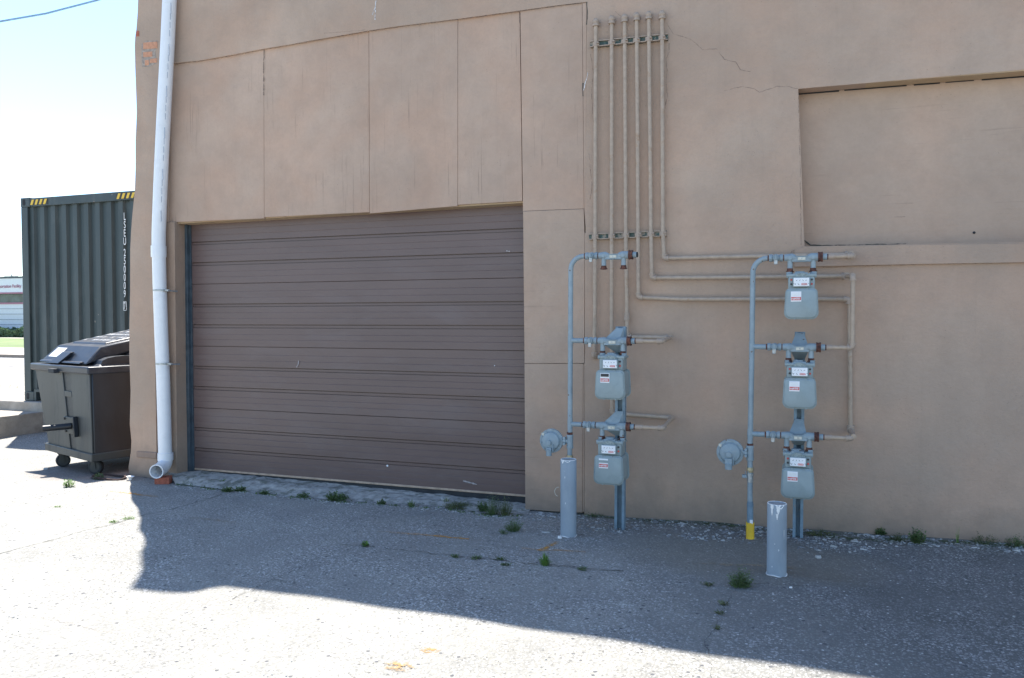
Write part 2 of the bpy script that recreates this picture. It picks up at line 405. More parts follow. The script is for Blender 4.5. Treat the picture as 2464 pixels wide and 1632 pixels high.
def arc(c, a0, a1, r, u, w, n=8):
    c = Vector(c); u = Vector(u); w = Vector(w)
    return [c + (u * math.cos(a0 + (a1 - a0) * i / n) + w * math.sin(a0 + (a1 - a0) * i / n)) * r for i in range(n + 1)]
def ribbon(pts, widths, name, m, normal=(0, 0, 1), lift=.004, jit=0, fades=None, step=.03, parent=None, ground=False):
    pts = [Vector(p) for p in pts]
    # resample
    out = []; ws = []; fd = []
    if not isinstance(widths, (list, tuple)): widths = [widths] * len(pts)
    if fades is None: fades = [1] * len(pts)
    for i in range(len(pts) - 1):
        L = (pts[i + 1] - pts[i]).length; k = max(1, int(L / step))
        for j in range(k):
            t = j / k; out.append(pts[i].lerp(pts[i + 1], t)); ws.append(widths[i] * (1 - t) + widths[i + 1] * t); fd.append(fades[i] * (1 - t) + fades[i + 1] * t)
    out.append(pts[-1]); ws.append(widths[-1]); fd.append(fades[-1])
    nrm = Vector(normal); vs = []; fv = []
    for i, p in enumerate(out):
        t = (out[min(i + 1, len(out) - 1)] - out[max(0, i - 1)]).normalized(); sd = t.cross(nrm).normalized()
        q = p + sd * rnd.uniform(-jit, jit)
        w = ws[i] * rnd.uniform(.55, 1.35) / 2
        a, c, b = q + sd * w, q, q - sd * w
        for z in (a, c, b):
            if ground: z = Vector((z.x, z.y, gz(z.x, z.y)))
            vs.append(z + nrm * lift)
        fv += [fd[i] * .0, fd[i], fd[i] * .0] if ws[i] > .012 else [fd[i]] * 3
    fs = []
    for i in range(len(out) - 1):
        for k in (0, 1): fs.append((i * 3 + k, i * 3 + k + 1, i * 3 + k + 4, i * 3 + k + 3))
    mb = MB().add(vs, fs); o = mb.build(name, m, parent)
    at = o.data.color_attributes.new('fade', 'FLOAT_COLOR', 'POINT')
    for i, v in enumerate(fv): at.data[i].color = (v, v, v, 1)
    return o
def patch(center, rx, ry, name, m, lift=.004, n=26):
    vs = [Vector((center.x, center.y, gz(center.x, center.y) + lift))]; fv = [1.0]
    for k, (s_, f_) in enumerate(((.5, .9), (1, 0))):
        for j in range(n):
            a = 2 * math.pi * j / n; q = s_ * rnd.uniform(.8, 1.15)
            x = center.x + rx * q * math.cos(a); y = center.y + ry * q * math.sin(a)
            vs.append(Vector((x, y, gz(x, y) + lift))); fv.append(f_)
    fs = [(0, 1 + j, 1 + (j + 1) % n) for j in range(n)] + [(1 + j, 1 + n + j, 1 + n + (j + 1) % n, 1 + (j + 1) % n) for j in range(n)]
    o = MB().add(vs, fs).build(name, m)
    at = o.data.color_attributes.new('fade', 'FLOAT_COLOR', 'POINT')
    for i, v in enumerate(fv): at.data[i].color = (v, v, v, 1)
    return o
def text_mesh(body, size, name, m, parent, mtx, extrude=.0, bold=0, centre=False):
    cu = bpy.data.curves.new('t', 'FONT'); cu.body = body; cu.size = size; cu.extrude = extrude; cu.offset = bold
    cu.align_x = 'CENTER'; cu.align_y = 'CENTER'
    ob = bpy.data.objects.new('t', cu); COL.objects.link(ob)
    dg = bpy.context.evaluated_depsgraph_get(); me = bpy.data.meshes.new_from_object(ob.evaluated_get(dg))
    bpy.data.objects.remove(ob)
    if centre:
        xs = [v.co.x for v in me.vertices]; ys_ = [v.co.y for v in me.vertices]; me.transform(Matrix.Translation((-(min(xs) + max(xs)) / 2, -(min(ys_) + max(ys_)) / 2, 0))); me.transform(Matrix.Diagonal((1, centre / (max(ys_) - min(ys_)), 1, 1)))
    me.transform(mtx)
    off = ORG.get(parent.name, Vector()); me.transform(Matrix.Translation(-off))
    me.name = name; me.materials.clear(); me.materials.append(m)
    o = bpy.data.objects.new(name, me); COL.objects.link(o); o.parent = parent
    return o
FRONT = Matrix(((1, 0, 0, 0), (0, 0, 1, 0), (0, 1, 0, 0), (0, 0, 0, 1)))  # text upright, facing -Y
FRONT = Matrix(((1, 0, 0, 0), (0, 0, -1, 0), (0, 1, 0, 0), (0, 0, 0, 1)))

# ------------------------------------------------------------------ ground
def make_ground():
    def axis(lo, hi, step, far):
        a = [lo + i * step for i in range(int((hi - lo) / step) + 1)]
        e = []; d = step; x = hi
        while x < far: d *= 1.35; x += d; e.append(x)
        b = []; d = step; x = lo
        while x > -far: d *= 1.35; x -= d; b.append(x)
        return b[::-1] + a + e
    xs = axis(-11, 3, .07, 600); ys = axis(-4.5, 4, .07, 600)
    vs = []; nx = len(xs)
    for y in ys:
        for x in xs:
            far = max(abs(x), abs(y)) > 12
            z = gz(x, y) + (0 if far else .0035 * math.sin(x * 9 + 1.3 * math.sin(y * 7)) * math.cos(y * 8))
            vs.append((x, y, z))
    fs = [(j * nx + i, j * nx + i + 1, (j + 1) * nx + i + 1, (j + 1) * nx + i) for j in range(len(ys) - 1) for i in range(nx - 1)]
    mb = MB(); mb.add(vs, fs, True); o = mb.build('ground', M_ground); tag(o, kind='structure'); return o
make_ground()
# far pavement, road and lawn seen left of the shipping container
def strip(name, r0, r1, z, m, zb=.2):
    y0 = G(28, r0, .27).y; y1 = G(28, r1, .27).y
    o = MB().box((-120, y0, zb), (60, y1, z)).build(name, m); tag(o, kind='structure'); return o
strip('road', 882, 862.2, .28, M_road)
strip('kerb', 862, 860.5, .36, M_kerb)
strip('pavement', 860.4, 843, .355, M_walk)
strip('lawn', 842.8, 818, .35, M_lawn)
# concrete slabs: kerbed platform below the shipping container
pf = G(0, 966, .285).y
cont0 = DP(59, 964, 10.0)
up = [(-16, pf), (cont0.x, cont0.y - .09), (-5.8, cont0.y - .06), (-5.8, 8.5), (-16, 8.5)]
slab = MB().prism([up], 0, 1, lambda x, z, y: (x, z, .285 - .5 * y))
slab.f = [tuple(reversed(f)) for f in slab.f]
tag(slab.build('platform', M_slab, bevel=.012), kind='structure')
s0 = G(0, 1004, .165); s1 = G(125, 989, .165); dr = (s1 - s0)
lowp = [(s0 - dr * 6).to_2d(), s0.to_2d(), s1.to_2d(), (s1 + dr * 1.5).to_2d(), Vector((s1.x + dr.x * 1.5, 3.0)), Vector((-16, 3.0))]
lowp = [(p.x, p.y) for p in lowp]
s2 = MB().prism([lowp], 0, 1, lambda x, z, y: (x, z, .165 - .5 * y)); s2.f = [tuple(reversed(f)) for f in s2.f]
tag(s2.build('step_slab', M_slab, bevel=.012), kind='structure')

# ------------------------------------------------------------------ commercial building
bld = thing('commercial_building', (-5.4, 0, 0), 'tan painted stucco building with boarded bay around a brown overhead door', 'building')
def P2(px, py, y=0): p = W(px, py, y); return (p.x, p.z)
prof = [(312, 1150), (309, 1124), (315, 1085), (316, 1060), (312, 1020), (314, 940), (311, 860), (311, 780), (313, 700), (313, 600), (315, 560), (318, 520), (324, 460), (326, 400), (326, 340), (329, 270),
        (327, 215), (325, 160), (324, 110), (325, 90), (328, 70), (331, 30), (332, 0)]
left = [P2(a, b) for a, b in prof]
xt = left[-1][0]
left = [(left[0][0], -.4)] + left
zt = left[-1][1]
k = 6
for i in range(1, k): left.append((xt + .012 * math.sin(i * 2.1) - .012 * i * .5, zt + (5.86 - zt) * i / k))
roofl = [(-5.37, 5.97), (-5.2, 5.93), (-5.05, 5.87), (-4.95, 5.78), (-4.86, 5.62), (-4.76, 5.49), (-4.6, 5.45), (-4.4, 5.44), (5, 5.43)]
B1 = P2(368, 534)[0]
top_line = [(404, 155.5), (440, 150), (480, 146), (560, 132), (632, 118), (700, 107), (760, 96), (887, 74), (960, 63), (1100, 46), (1250, 26), (1330, 14.5), (1412, 4.7)]
tl = [P2(a, b) for a, b in top_line]
notch = [(P2(1405.5, 1200)[0], -.4), (P2(1408, 700)[0], P2(1408, 700)[1]), tl[-1]] + tl[-2::-1] + [P2(404, 534), (B1, P2(404, 534)[1]), (B1, -.4)]
outer = left + roofl + [(5, -.4)] + notch
wt = [P2(1920, 214), P2(2200, 192), P2(2464, 170.5)]
wx1 = 2.3; wz1 = wt[-1][1] + .0
win_hole = [P2(1921, 214), P2(1925, 592), (wx1, P2(2464, 586)[1]), (wx1, wt[-1][1] - .0)]
win_hole = [P2(1921, 214), (wx1, wt[-1][1] + (wt[-1][1] - wt[0][1]) * .3), (wx1, P2(2464, 586)[1]), P2(1936, 593)]
mb = MB().prism([outer, win_hole], 0, .16)
mb.build('stucco_wall', M_stucco, bld, bevel=.006)
# main body behind and roof
mb = MB().hexa([(-5.28, .165, -.4), (5, .165, -.4), (5, 9, -.4), (-4.7, 9, -.4)], [(-5.28, .165, 5.3), (5, .165, 5.3), (5, 9, 5.3), (-4.7, 9, 5.3)])
# hollow out visually: the body starts behind the door recess
mb = MB()
mb.hexa([(-5.27, .162, -.4), (-5.06, .162, -.4), (-4.6, 9, -.4), (-4.75, 9, -.4)], [(-5.27, .162, 5.3), (-5.06, .162, 5.3), (-4.6, 9, 5.3), (-4.75, 9, 5.3)])
mb.build('side_wall', M_stucco, bld)
MB().box((-5.0, .5, 5.25), (5, 9, 5.35)).build('roof', M_road, bld)
MB().box((4.8, .17, -.4), (5, 9, 5.3)).build('side_wall', M_stucco, bld)
MB().box((-4.7, 8.9, -.4), (4.8, 9.05, 5.3)).build('rear_wall', M_stucco, bld)
# backing behind the boards
DZ = W(1256, 482, .02).z
bk = [(-5.30, -.4), (-4.938, -.4), (-4.938, P2(452, 533, .0)[1] + .02), (P2(1262, 600)[0] + .004, DZ + .03), (P2(1262, 600)[0] + .004, -.4), (-1.2, -.4), (-1.2, 4.2), (-5.30, 4.2)]
MB().prism([bk], .045, .3).build('backing_wall', M_recess, bld)
# lip under the upper stucco
# plywood panels
def board(pxs, y, m, name='plywood_panel', th=.018, label=None):
    L = [P2(a, b, y) for a, b in pxs]
    o = MB().prism([L], y, y + th).build(name, m, bld, bevel=.002)
    if label: o['label'] = label
    return o
def onl(px, off=0):
    return (px, interp(px, top_line) + off)
jx = [(405, 405), (634.5, 635.5), (887.5, 889), (1101.3, 1101), (1250.6, 1257), (1400, 1405)]
def bot(px): return interp(px, [(404, 533.5), (635, 524), (888, 512), (1101, 494), (1257, 485)])
yy = [.017, .019, .015, .018]
for i in range(4):
    a, b = jx[i], jx[i + 1]; g = .3
    boff = [2, -1, 2, -1][i]
    pts = [(a[1] + g, bot(a[1]) + boff), (b[1] - g, bot(b[1]) + boff), (b[0] - g, onl(b[0])[1] + 1.5), ((a[0] + b[0]) / 2, onl((a[0] + b[0]) / 2)[1] + 1.5), (a[0] + g, onl(a[0])[1] + 1.5)]
    board(pts[::-1], yy[i], M_plyV)
board([onl(1251.8, 1.5), onl(1330, 1.5), onl(1400.4, 1.5), (1405.2, 502), (1258, 508), (1258, 484)], .010, M_plyV)
board([onl(1401, 1.5), onl(1411.6, 1.5), (1409.8, 560), (1405.6, 502)], .006, M_plyV, 'corner_strip')
board([(1258.5, 508.8), (1404.5, 502.8), (1406.2, 560), (1406.2, 874.4), (1262, 874.4)], .008, M_plyH)
board([(1262, 875.3), (1403.3, 875.3), (1401.5, 1234), (1330, 1231), (1264, 1226)], .011, M_plyH, label='weathered lower plywood panel with split grain')
board([(1406.6, 560), (1410.0, 562), (1406.8, 900), (1405.2, 1232), (1402.0, 1232), (1404, 877), (1407.4, 873)], .004, M_plyH, 'corner_strip')
# header board under the panels (soffit of the door opening)
hd = [(-4.934, P2(452, 536, .05)[1]), (P2(1260, 500, .05)[0], DZ - .004), (P2(1260, 500, .05)[0], DZ + .10), (-4.934, P2(452, 536, .05)[1] + .10)]
zL = W(452, 536.5, .02).z; zR = W(1257, 487.5, .02).z
xR = P2(1262, 600)[0]
MB().hexa([(-4.936, .037, zL), (xR, .037, zR), (xR, .20, zR), (-4.936, .20, zL)], [(-4.936, .037, zL + .1), (xR, .037, zR + .1), (xR, .20, zR + .1), (-4.936, .20, zL + .1)]).build('header_board', M_lip, bld)
# left jamb post with reveal
jt = W(421, 534).z
jl = P2(400, 800)[0]; jr = P2(424, 800)[0]
MB().hexa([(jl, -.006, -.03), (P2(427, 1150)[0], -.006, -.05), (P2(427, 1150)[0] + .01, .30, .0), (jl, .30, 0)], [(jl, -.006, jt), (P2(421, 534)[0], -.006, jt), (-4.938, .30, jt), (jl, .30, jt)]).build('door_jamb', M_jamb, bld, bevel=.004)
# remains of a bracket in the pier beside the downspout
a = W(330, 1085, -.0); b = W(372, 1112, -.0)
MB().box((a.x, -.012, b.z + .03), (b.x + .03, .02, a.z)).build('mortar_patch', M_recess, bld, bevel=.008)
# bricks laid bare at the corner
for k_, (x0, x1, y0, y1) in enumerate(((345, 379, 103, 119), (345, 367, 126, 138), (349, 359, 145, 158), (361, 378, 142, 152), (328, 335, 75, 88))):
    q = [(x0, y1), (x1, y1 - (x1 - x0) * .08), (x1, y0 - (x1 - x0) * .08), (x0, y0)]
    MB().prism([[P2(*p) for p in q]], -.004, .01).build('exposed_brick', M_brick2 if k_ < 4 else M_brick, bld, bevel=.003)
q = [(343, 162), (362, 160), (377, 152), (374, 124), (381, 98), (352, 98), (341, 106), (341, 145)]
MB().prism([[P2(*p) for p in q]], -.0015, .008).build('mortar_patch', M_mortar, bld)
# blocked window
iw = [P2(1921, 205, .12), P2(1925, 600, .12)]
MB().box((-.1, .115, 1.6), (2.5, .155, 3.4)).build('infill_panel', M_plyH, bld)
# dark gap under the lintel
a = W(1921, 226, .11); b = W(2464, 184.5, .11)
sl = (b.z - a.z) / (b.x - a.x)
for (u0, u1, th) in ((0, .24, .010), (.27, .62, .005), (.66, .80, .006), (.83, .98, .003), (1.02, 1.9, .006)):
    x0 = a.x + u0; x1 = a.x + u1; z0 = a.z + sl * u0; z1 = a.z + sl * u1
    MB().hexa([(x0, .108, z0 - th / 2), (x1, .108, z1 - th / 2), (x1, .118, z1 - th / 2), (x0, .118, z0 - th / 2)], [(x0, .108, z0 + th / 2), (x1, .108, z1 + th / 2), (x1, .118, z1 + th / 2), (x0, .118, z0 + th / 2)]).build('gap_shadow_strip', M_dark, bld)
# lintel face seen from below
x1 = wx1
MB().hexa([(a.x - .03, .004, wt[0][1] + .003), (x1, .004, wt[0][1] + .003 + sl * (x1 - a.x) * 1.02), (x1, .114, wt[0][1] + .003 + sl * (x1 - a.x) * 1.02), (a.x - .03, .114, wt[0][1] + .003)],
          [(a.x - .03, .004, wt[0][1] + .05), (x1, .004, wt[0][1] + .5), (x1, .114, wt[0][1] + .5), (a.x - .03, .114, wt[0][1] + .05)]).build('lintel', M_lip, bld)
# sill band
q = [(1912, 602), (1936, 594), (2200, 590), (2464, 586), (2800, 581), (2800, 627), (2464, 631.5), (2200, 636), (2063, 639), (1980, 641), (1912, 642)]
MB().prism([[P2(*p, -.02) for p in q][::-1]], -.02, .02).build('window_sill', M_stucco, bld, bevel=.006)
# scar plaster under the sill and hair cracks
def wall_line(pts, w, jit=.002, m=None, y=0, fd=None):
    P = [W(a, b, y) for a, b in pts]
    return ribbon(P, w, 'plaster_crack', m or M_hair, normal=(0, -1, 0), lift=.0015, jit=jit, step=.02, parent=bld, fades=fd)
wall_line([(1604 + (x - 10) / 2.376, y / 2.376) for x, y in ((10, 130), (45, 195), (80, 205), (150, 225), (215, 285), (295, 280), (340, 340), (405, 355), (430, 400), (490, 410))], .0045)
wall_line([(1600 + x / 2.376, y / 2.376) for x, y in ((340, 520), (440, 495), (510, 510), (540, 530), (640, 495), (700, 495), (758, 510))], .0035)
wall_line([(1610, 104), (1611, 125), (1604, 140), (1603, 160), (1605, 168), (1602, 200), (1606, 230), (1600, 262)], .005)
wall_line([(1421, 130), (1428, 175), (1425, 200), (1424, 240), (1427, 290), (1430, 330)], .004)
wall_line([(1418, 370), (1421, 410), (1425, 450), (1420, 480)], .004)
wall_line([(1412, 5), (1413, 30), (1411.5, 60)], .006, m=M_crack)
wall_line([(1403, 200), (1402, 218), (1403, 232)], .008, m=M_crack)
wall_line([(1480, 28), (1492, 38), (1502, 41)], .003)
wall_line([(1980, 643), (2000, 645), (2040, 640), (2100, 639), (2300, 634), (2464, 632)], .0045, y=-.002)
wall_line([(1901, 622), (1904, 606), (1912, 602), (1935, 598)], .005)
wall_line([(1921, 214), (1925, 400), (1928, 590)], .004, y=-.0005)
wall_line([(2150, 522.5), (2160, 522), (2178, 522)], .004, y=.113)
MB().sphere(W(2344, 560, .113), .008, 10, (1, .3, 1)).build('anchor_hole', M_dark, bld)
wall_line([(1935, 578), (1950, 590), (1990, 591), (2060, 590), (2110, 589), (2180, 588)], .008, y=.112, m=M_crack)
for pts in (((636, 118), (634.5, 165), (634.8, 230)), ((1250.5, 27), (1251, 60), (1252, 90))):
    wall_line(pts, .009 if pts[0][0] < 700 else .005, m=M_gap, y=.012)
wall_line([(420, 155), (470, 149), (520, 142), (575, 131), (640, 119), (700, 108), (760, 97), (830, 85), (887, 75), (1000, 60), (1100, 47), (1250, 27), (1400, 7)], .0045, m=M_gap, y=-.0005)
wall_line([(780, 80), (840, 76), (880, 72)], .003)
wall_line([(1264, 1232), (1290, 1240), (1330, 1238), (1402, 1238)], .02, m=M_crack, y=.0)
wall_line([(906, 0), (904, 20), (903, 46)], .004, m=M_chip if False else M_hair)
# bird streak marks
for pts in (((905, 2), (902, 22), (896, 36)), ((904, 10), (903, 48)), ((1415, 175), (1411, 190), (1407, 205), (1404, 218))):
    P = [W(a_, b_, -.0005) for a_, b_ in pts]
    ribbon(P, .006, 'white_streak', M_chipf if 'M_chipf' in globals() else blotch_mat('white_streak', (.75, .75, .75), .35, .55, 60) if 'white_streak' not in MATS else MATS['white_streak'], normal=(0, -1, 0), lift=.002, jit=.003, step=.015, parent=bld)

# ---------------- overhead door (a part, its sections are sub-parts)
DY = .16
dl = -4.905; dr_ = P2(1262, 600)[0] + .10
zb = W(461, 1128, DY).z; zt_ = zb + 2.134
door = MB().box((dl, DY + .03, zb), (dr_, DY + .05, zt_ + .1)).build('overhead_door', M_door, bld)
ORG[door.name] = ORG[bld.name]
def section_profile():
    # (fraction from the top, depth)
    pr = [(0.0, 0.0), (.006, 0.0)]
    def vg(f, d=.0011, w=.0045): return [(f - w, 0), (f, d), (f + w, 0)]
    def gr(f0, f1, d=.009): return [(f0 - .003, 0), (f0 - .002, .020), (f0 + .009, .020), (f0 + .012, d), (f1 - .008, d), (f1 - .006, .014), (f1 + .001, .014), (f1 + .004, 0)]
    for x in vg(.12) + vg(.215): pr.append(x)
    pr += gr(.315, .365)
    pr += vg(.455) + vg(.545)
    pr += gr(.645, .70)
    pr += vg(.80) + vg(.885)
    pr += [(.990, 0.0), (.996, .004)]
    return pr
SH = .5335
for i in range(4):
    ztop = zt_ - SH * i
    pr = section_profile(); n = len(pr)
    vs = []; ys = DY
    nxs = 9
    for j in range(nxs):
        x = dl + .012 + (dr_ - dl - .012) * j / (nxs - 1)
        wob = .0015 * math.sin(j * 2.3 + i * 1.7)
        for f, d in pr: vs.append((x, ys + d + wob * .5, ztop - f * SH))
    fs = [(a_ * n + b_, a_ * n + b_ + 1, (a_ + 1) * n + b_ + 1, (a_ + 1) * n + b_) for a_ in range(nxs - 1) for b_ in range(n - 1)]
    m_ = MB().add(vs, fs)
    # end cap of the ribs on the left edge
    m_.box((dl + .002, DY - .001, ztop - SH + .003), (dl + .014, DY + .03, ztop - .002))
    m_.build('door_section', M_door, door)
xx0 = dl; 
zbr = W(1261, 1196, DY).z
MB().hexa([(dl, DY - .004, zb - .006), (dr_, DY - .004, zb - .006), (dr_, DY + .03, zb - .006), (dl, DY + .03, zb - .006)], [(dl, DY - .004, zb + .010), (dr_, DY - .004, zb + .010), (dr_, DY + .03, zb + .010), (dl, DY + .03, zb + .010)]).build('bottom_trim', M_door_trim, door, bevel=.002)
MB().hexa([(dl, DY + .004, zb - .07), (dr_, DY + .004, zb - .09), (dr_, DY + .03, zb - .09), (dl, DY + .03, zb - .07)], [(dl, DY + .004, zb - .007), (dr_, DY + .004, zb - .007), (dr_, DY + .03, zb - .007), (dl, DY + .03, zb - .007)]).build('bottom_seal', M_rubber, door)
MB().box((dl - .035, DY - .045, zb - .02), (dl - .002, DY + .02, zt_ + .02)).build('door_track', M_track, bld, bevel=.003)
MB().box((dl - .002, DY - .012, zb - .01), (dl + .010, DY - .002, zt_)).build('weather_strip', M_track, bld)
P = [W(x, y, DY - .004) for x, y in ((1115, 1157), (1130, 1161), (1148, 1166))]
ribbon(P, [.028, .02, .004], 'scuff_mark', blotch_mat('scuff', (.42, .38, .37), .3, .45, 30), normal=(0, -1, 0), lift=.003, step=.01, parent=door)
P = [W(x, y, DY - .004) for x, y in ((719, 868), (718, 877), (714, 884))]
ribbon(P, .007, 'scuff_mark', MATS['scuff'], normal=(0, -1, 0), lift=.003, step=.01, parent=door)
MB().sphere(W(932, 1121, DY - .004), .009, 8, (1, .2, 1)).build('paint_spot', M_white, door)
for (x, y) in ((1220, 604), (1225, 605), (1190, 880)): MB().sphere(W(x, y, DY - .004), .004, 6, (1, .3, 1)).build('paint_spot', M_white, door)
# interior darkness stop behind the door
MB().box((-4.95, .25, -.2), (-1.6, .28, 1.05 + 1.36)).build('inner_screen', M_dark, bld)

# ---------------- door apron (rough cement ramp)
ap_top = [(-5.06, .02)] + [(-4.93 + i * (3.13) / 24, DY + .05) for i in range(25)]
edge_px = [(425, 1166), (470, 1172), (510, 1178), (550, 1180), (590, 1184), (640, 1189), (700, 1197), (760, 1203), (830, 1208), (900, 1213), (960, 1218), (1020, 1222), (1065, 1222), (1110, 1232), (1160, 1240), (1205, 1243), (1264, 1240)]
ep = [GG(*q) for q in edge_px]
vs = []; nn = len(ep); rows = 9
for j in range(rows):
    t = j / (rows - 1)
    for i, e in enumerate(ep):
        xt_ = -4.99 + (dr_ - .08 + 4.99) * i / (nn - 1) if i else -5.08
        x = e.x + (xt_ - e.x) * t; y = e.y + (DY + .05 - e.y) * t
        if i == 0: y = e.y + (.01 - e.y) * t
        zt0 = zb - .010 - .045 * (i / (nn - 1)) ** 1.2
        s_ = math.sin(min(1, t * 1.35) * math.pi / 2)
        z = gz(e.x, e.y) - .012 + (zt0 - gz(e.x, e.y) + .012) * s_ + (rnd.uniform(-.006, .006) if 0 < j < rows - 1 else 0)
        vs.append((x, y, z))
fs = [(j * nn + i, j * nn + i + 1, (j + 1) * nn + i + 1, (j + 1) * nn + i) for j in range(rows - 1) for i in range(nn - 1)]
ap = MB().add(vs, fs, True)
apo = ap.build('apron', M_sill); tag(apo, kind='structure')
sd = apo.modifiers.new('s', 'SUBSURF'); sd.levels = 2; sd.render_levels = 2
tx = bpy.data.textures.new('apron_noise', 'CLOUDS'); tx.noise_scale = .05; tx.noise_depth = 4
dm = apo.modifiers.new('d', 'DISPLACE'); dm.texture = tx; dm.strength = .024; dm.mid_level = .5; dm.direction = 'Z'
def apz(p): return p

# ------------------------------------------------------------------ downspout
dp = thing('downspout', W(398, 1106, -.08), 'white plastic drain pipe running down the building corner', 'downspout')
cent = [(413, -120), (408, 0), (403.5, 100), (397, 220), (391, 340), (386, 450), (382, 560), (382, 605)]
DYP = -.075
P = [W(a_, b_, DYP) for a_, b_ in cent]
P.insert(0, P[0] + (P[0] - P[1]).normalized() * (4.95 - P[0].z))
MB().tube(P, .0555, 28, caps=False).build('upper_pipe', M_pvc, dp)
P2_ = [W(a_, b_, DYP) for a_, b_ in ((382, 596), (384, 680), (388, 800), (392, 900), (395, 1000), (397.5, 1098))]
MB().tube(P2_, .0545, 28, caps=False).build('lower_pipe', M_pvc, dp)
MB().tube([W(381.5, 592, DYP), W(382, 619, DYP)], .061, 28).build('coupling', M_pvc, dp)
ce = W(398, 1106, DYP); end = W(376, 1135, -.235)
c0 = W(398, 1090, DYP)
arcp = [c0]
ctrl = Vector((ce.x, ce.y, end.z + .004))
for i in range(9):
    t = i / 8; arcp.append((ce * (1 - t) ** 2 + ctrl * 2 * t * (1 - t) + end * t * t))
el = MB().tube(arcp, .0555, 28, caps=False, radii=[.0605, .0605] + [.057] * 6 + [.0585, .0585])
el.tube([arcp[-1], arcp[-2], arcp[-3], arcp[-4]], .05, 28, caps=False)
d_ = (arcp[-1] - arcp[-2]).normalized(); u_ = d_.cross(Vector((0, 0, 1))).normalized(); w_ = d_.cross(u_)
ri = [arcp[-1] + (u_ * math.cos(a_) + w_ * math.sin(a_)) * .05 for a_ in [2 * math.pi * j / 28 for j in range(28)]]
ro = [arcp[-1] + (u_ * math.cos(a_) + w_ * math.sin(a_)) * .0585 for a_ in [2 * math.pi * j / 28 for j in range(28)]]
el.add(ri + ro, [(j, (j + 1) % 28, 28 + (j + 1) % 28, 28 + j) for j in range(28)])
el.build('elbow', M_pvc, dp)
MB().tube([c0, W(398, 1107, DYP)], .0625, 28).build('elbow_collar', M_pvc, dp)
for (y_, xa) in ((699, 385.5), (875, 391.5)):
    c_ = W(xa, y_, DYP); s_ = MB(); s_.tube([c_ - Vector((0, 0, .008)), c_ + Vector((0, 0, .008))], .0575, 28)
    s_.box((c_.x + .045, c_.y - .01, c_.z - .007), (c_.x + .105, c_.y + .0, c_.z + .006))
    st = s_.build('strap', M_steel, dp)
    MB().cyl((c_.x + .10, c_.y - .022, c_.z - .004), (c_.x + .115, c_.y + .07, c_.z - .008), .007, n=8).build('strap_bolt', M_steel, st)
M_print = mat('faded_print', (.42, .47, .53), .5, bs=0)
for i in range(26):
    t = i / 26; py = 20 + t * 520; px = interp(py, [(b_, a_) for a_, b_ in cent]) + 3.5
    if i % 5 == 4: continue
    L = .05 if i % 5 else .09
    c_ = W(px, py, DYP - .0545); 
    c_.y += .0
    MB().box((c_.x - .0012, c_.y - .001, c_.z - L / 2), (c_.x + (.004 if i % 5 == 0 else .0012), c_.y + .004, c_.z + L / 2)).build('pipe_print', M_print, dp)
bp = GG(393, 1163)
bt = thing('loose_brick', bp, 'red brick lying under the mouth of the white drain pipe', 'brick', rz=R(28))
zc = arcp[-2].z - .0565
MB().box((-.055, -.05, -.003), (.06, .05, .056)).build('brick_block', M_brick, bt, bevel=.004, world=False)

# ------------------------------------------------------------------ pipe bank on the wall
PY = -.035
PR = .0135
caps = [(1433.8, 53), (1471.7, 47), (1503, 43), (1531.8, 39.5), (1561, 36), (1593, 35)]
ordn = ['first', 'second', 'third', 'fourth', 'fifth', 'sixth']
BZ = {1: W(1418, 1022.5, -.40).z, 2: W(1422, 820, -.40).z, 3: W(1860.5, 1046.5, -.31).z, 4: W(1863.5, 835, -.31).z, 5: W(1811.5, 622.5, -.31).z}
def elbow_fit(m_, p, d0, d1, r=.0175, L=.026, cap_r=None):
    """threaded elbow with two collars, d0/d1 unit directions leaving the corner"""
    p = Vector(p); d0 = Vector(d0).normalized(); d1 = Vector(d1).normalized()
    pts = [p + d0 * L]
    for i in range(7):
        t = i / 6; pts.append((p + d0 * L * .75) * (1 - t) ** 2 + p * 2 * t * (1 - t) + (p + d1 * L * .75) * t * t)
    pts.append(p + d1 * L)
    m_.tube(pts, r, 16)
    for d in (d0, d1): m_.tube([p + d * (L * .72), p + d * (L * 1.12)], r * 1.14, 16)
    return m_
OUT = Vector((0, -1, 0)); UP = Vector((0, 0, 1)); RT = Vector((1, 0, 0))
LEFTY = -.40; RIGHTY = -.31
conf = [
    dict(path=[(1432.5, 300), (1432, 593), (1431, 770), (1430, 858)], end='down',
         label='leftmost of six tan pipes on wall, ending behind upper left meter'),
    dict(path=[(1472, 300), (1471.8, 593), (1471.5, 800), (1473, 995)], turn=(1616, 1006), front=[(1592, 1026), (1523, 1026)],
         label='second tan pipe from left, elbowed toward the lower left meter'),
    dict(path=[(1504.5, 300), (1506, 593), (1508, 700), (1509, 811)], turn=(1614, 812.5), front=[(1590, 820.5), (1524, 820.5)], coupling=762,
         label='third tan pipe from left, elbowed toward upper left meter'),
    dict(path=[(1534, 300), (1535.5, 593), (1536, 716)], mid=[(1640, 720.3), (2043, 720.3)], down=[(2044.5, 733), (2046.5, 1035)], front=[(2048, 1049), (1976, 1047)],
         label='fourth tan pipe from left, running right to lowest right meter'),
    dict(path=[(1564, 300), (1566.5, 560), (1568.5, 669)], mid=[(1700, 668.3), (2037, 664.8)], outdown=[(2052.5, 664), (2051, 837)], front=[(2051, 837), (1976, 835)],
         label='fifth tan pipe from left, running right to middle right meter'),
    dict(path=[(1594, 300), (1595, 560), (1598, 622)], mid=[(1700, 619.5), (2046, 613)], front=[(2052, 621.5), (1982, 622)],
         label='rightmost of six tan pipes, running right to topmost right meter'),
]
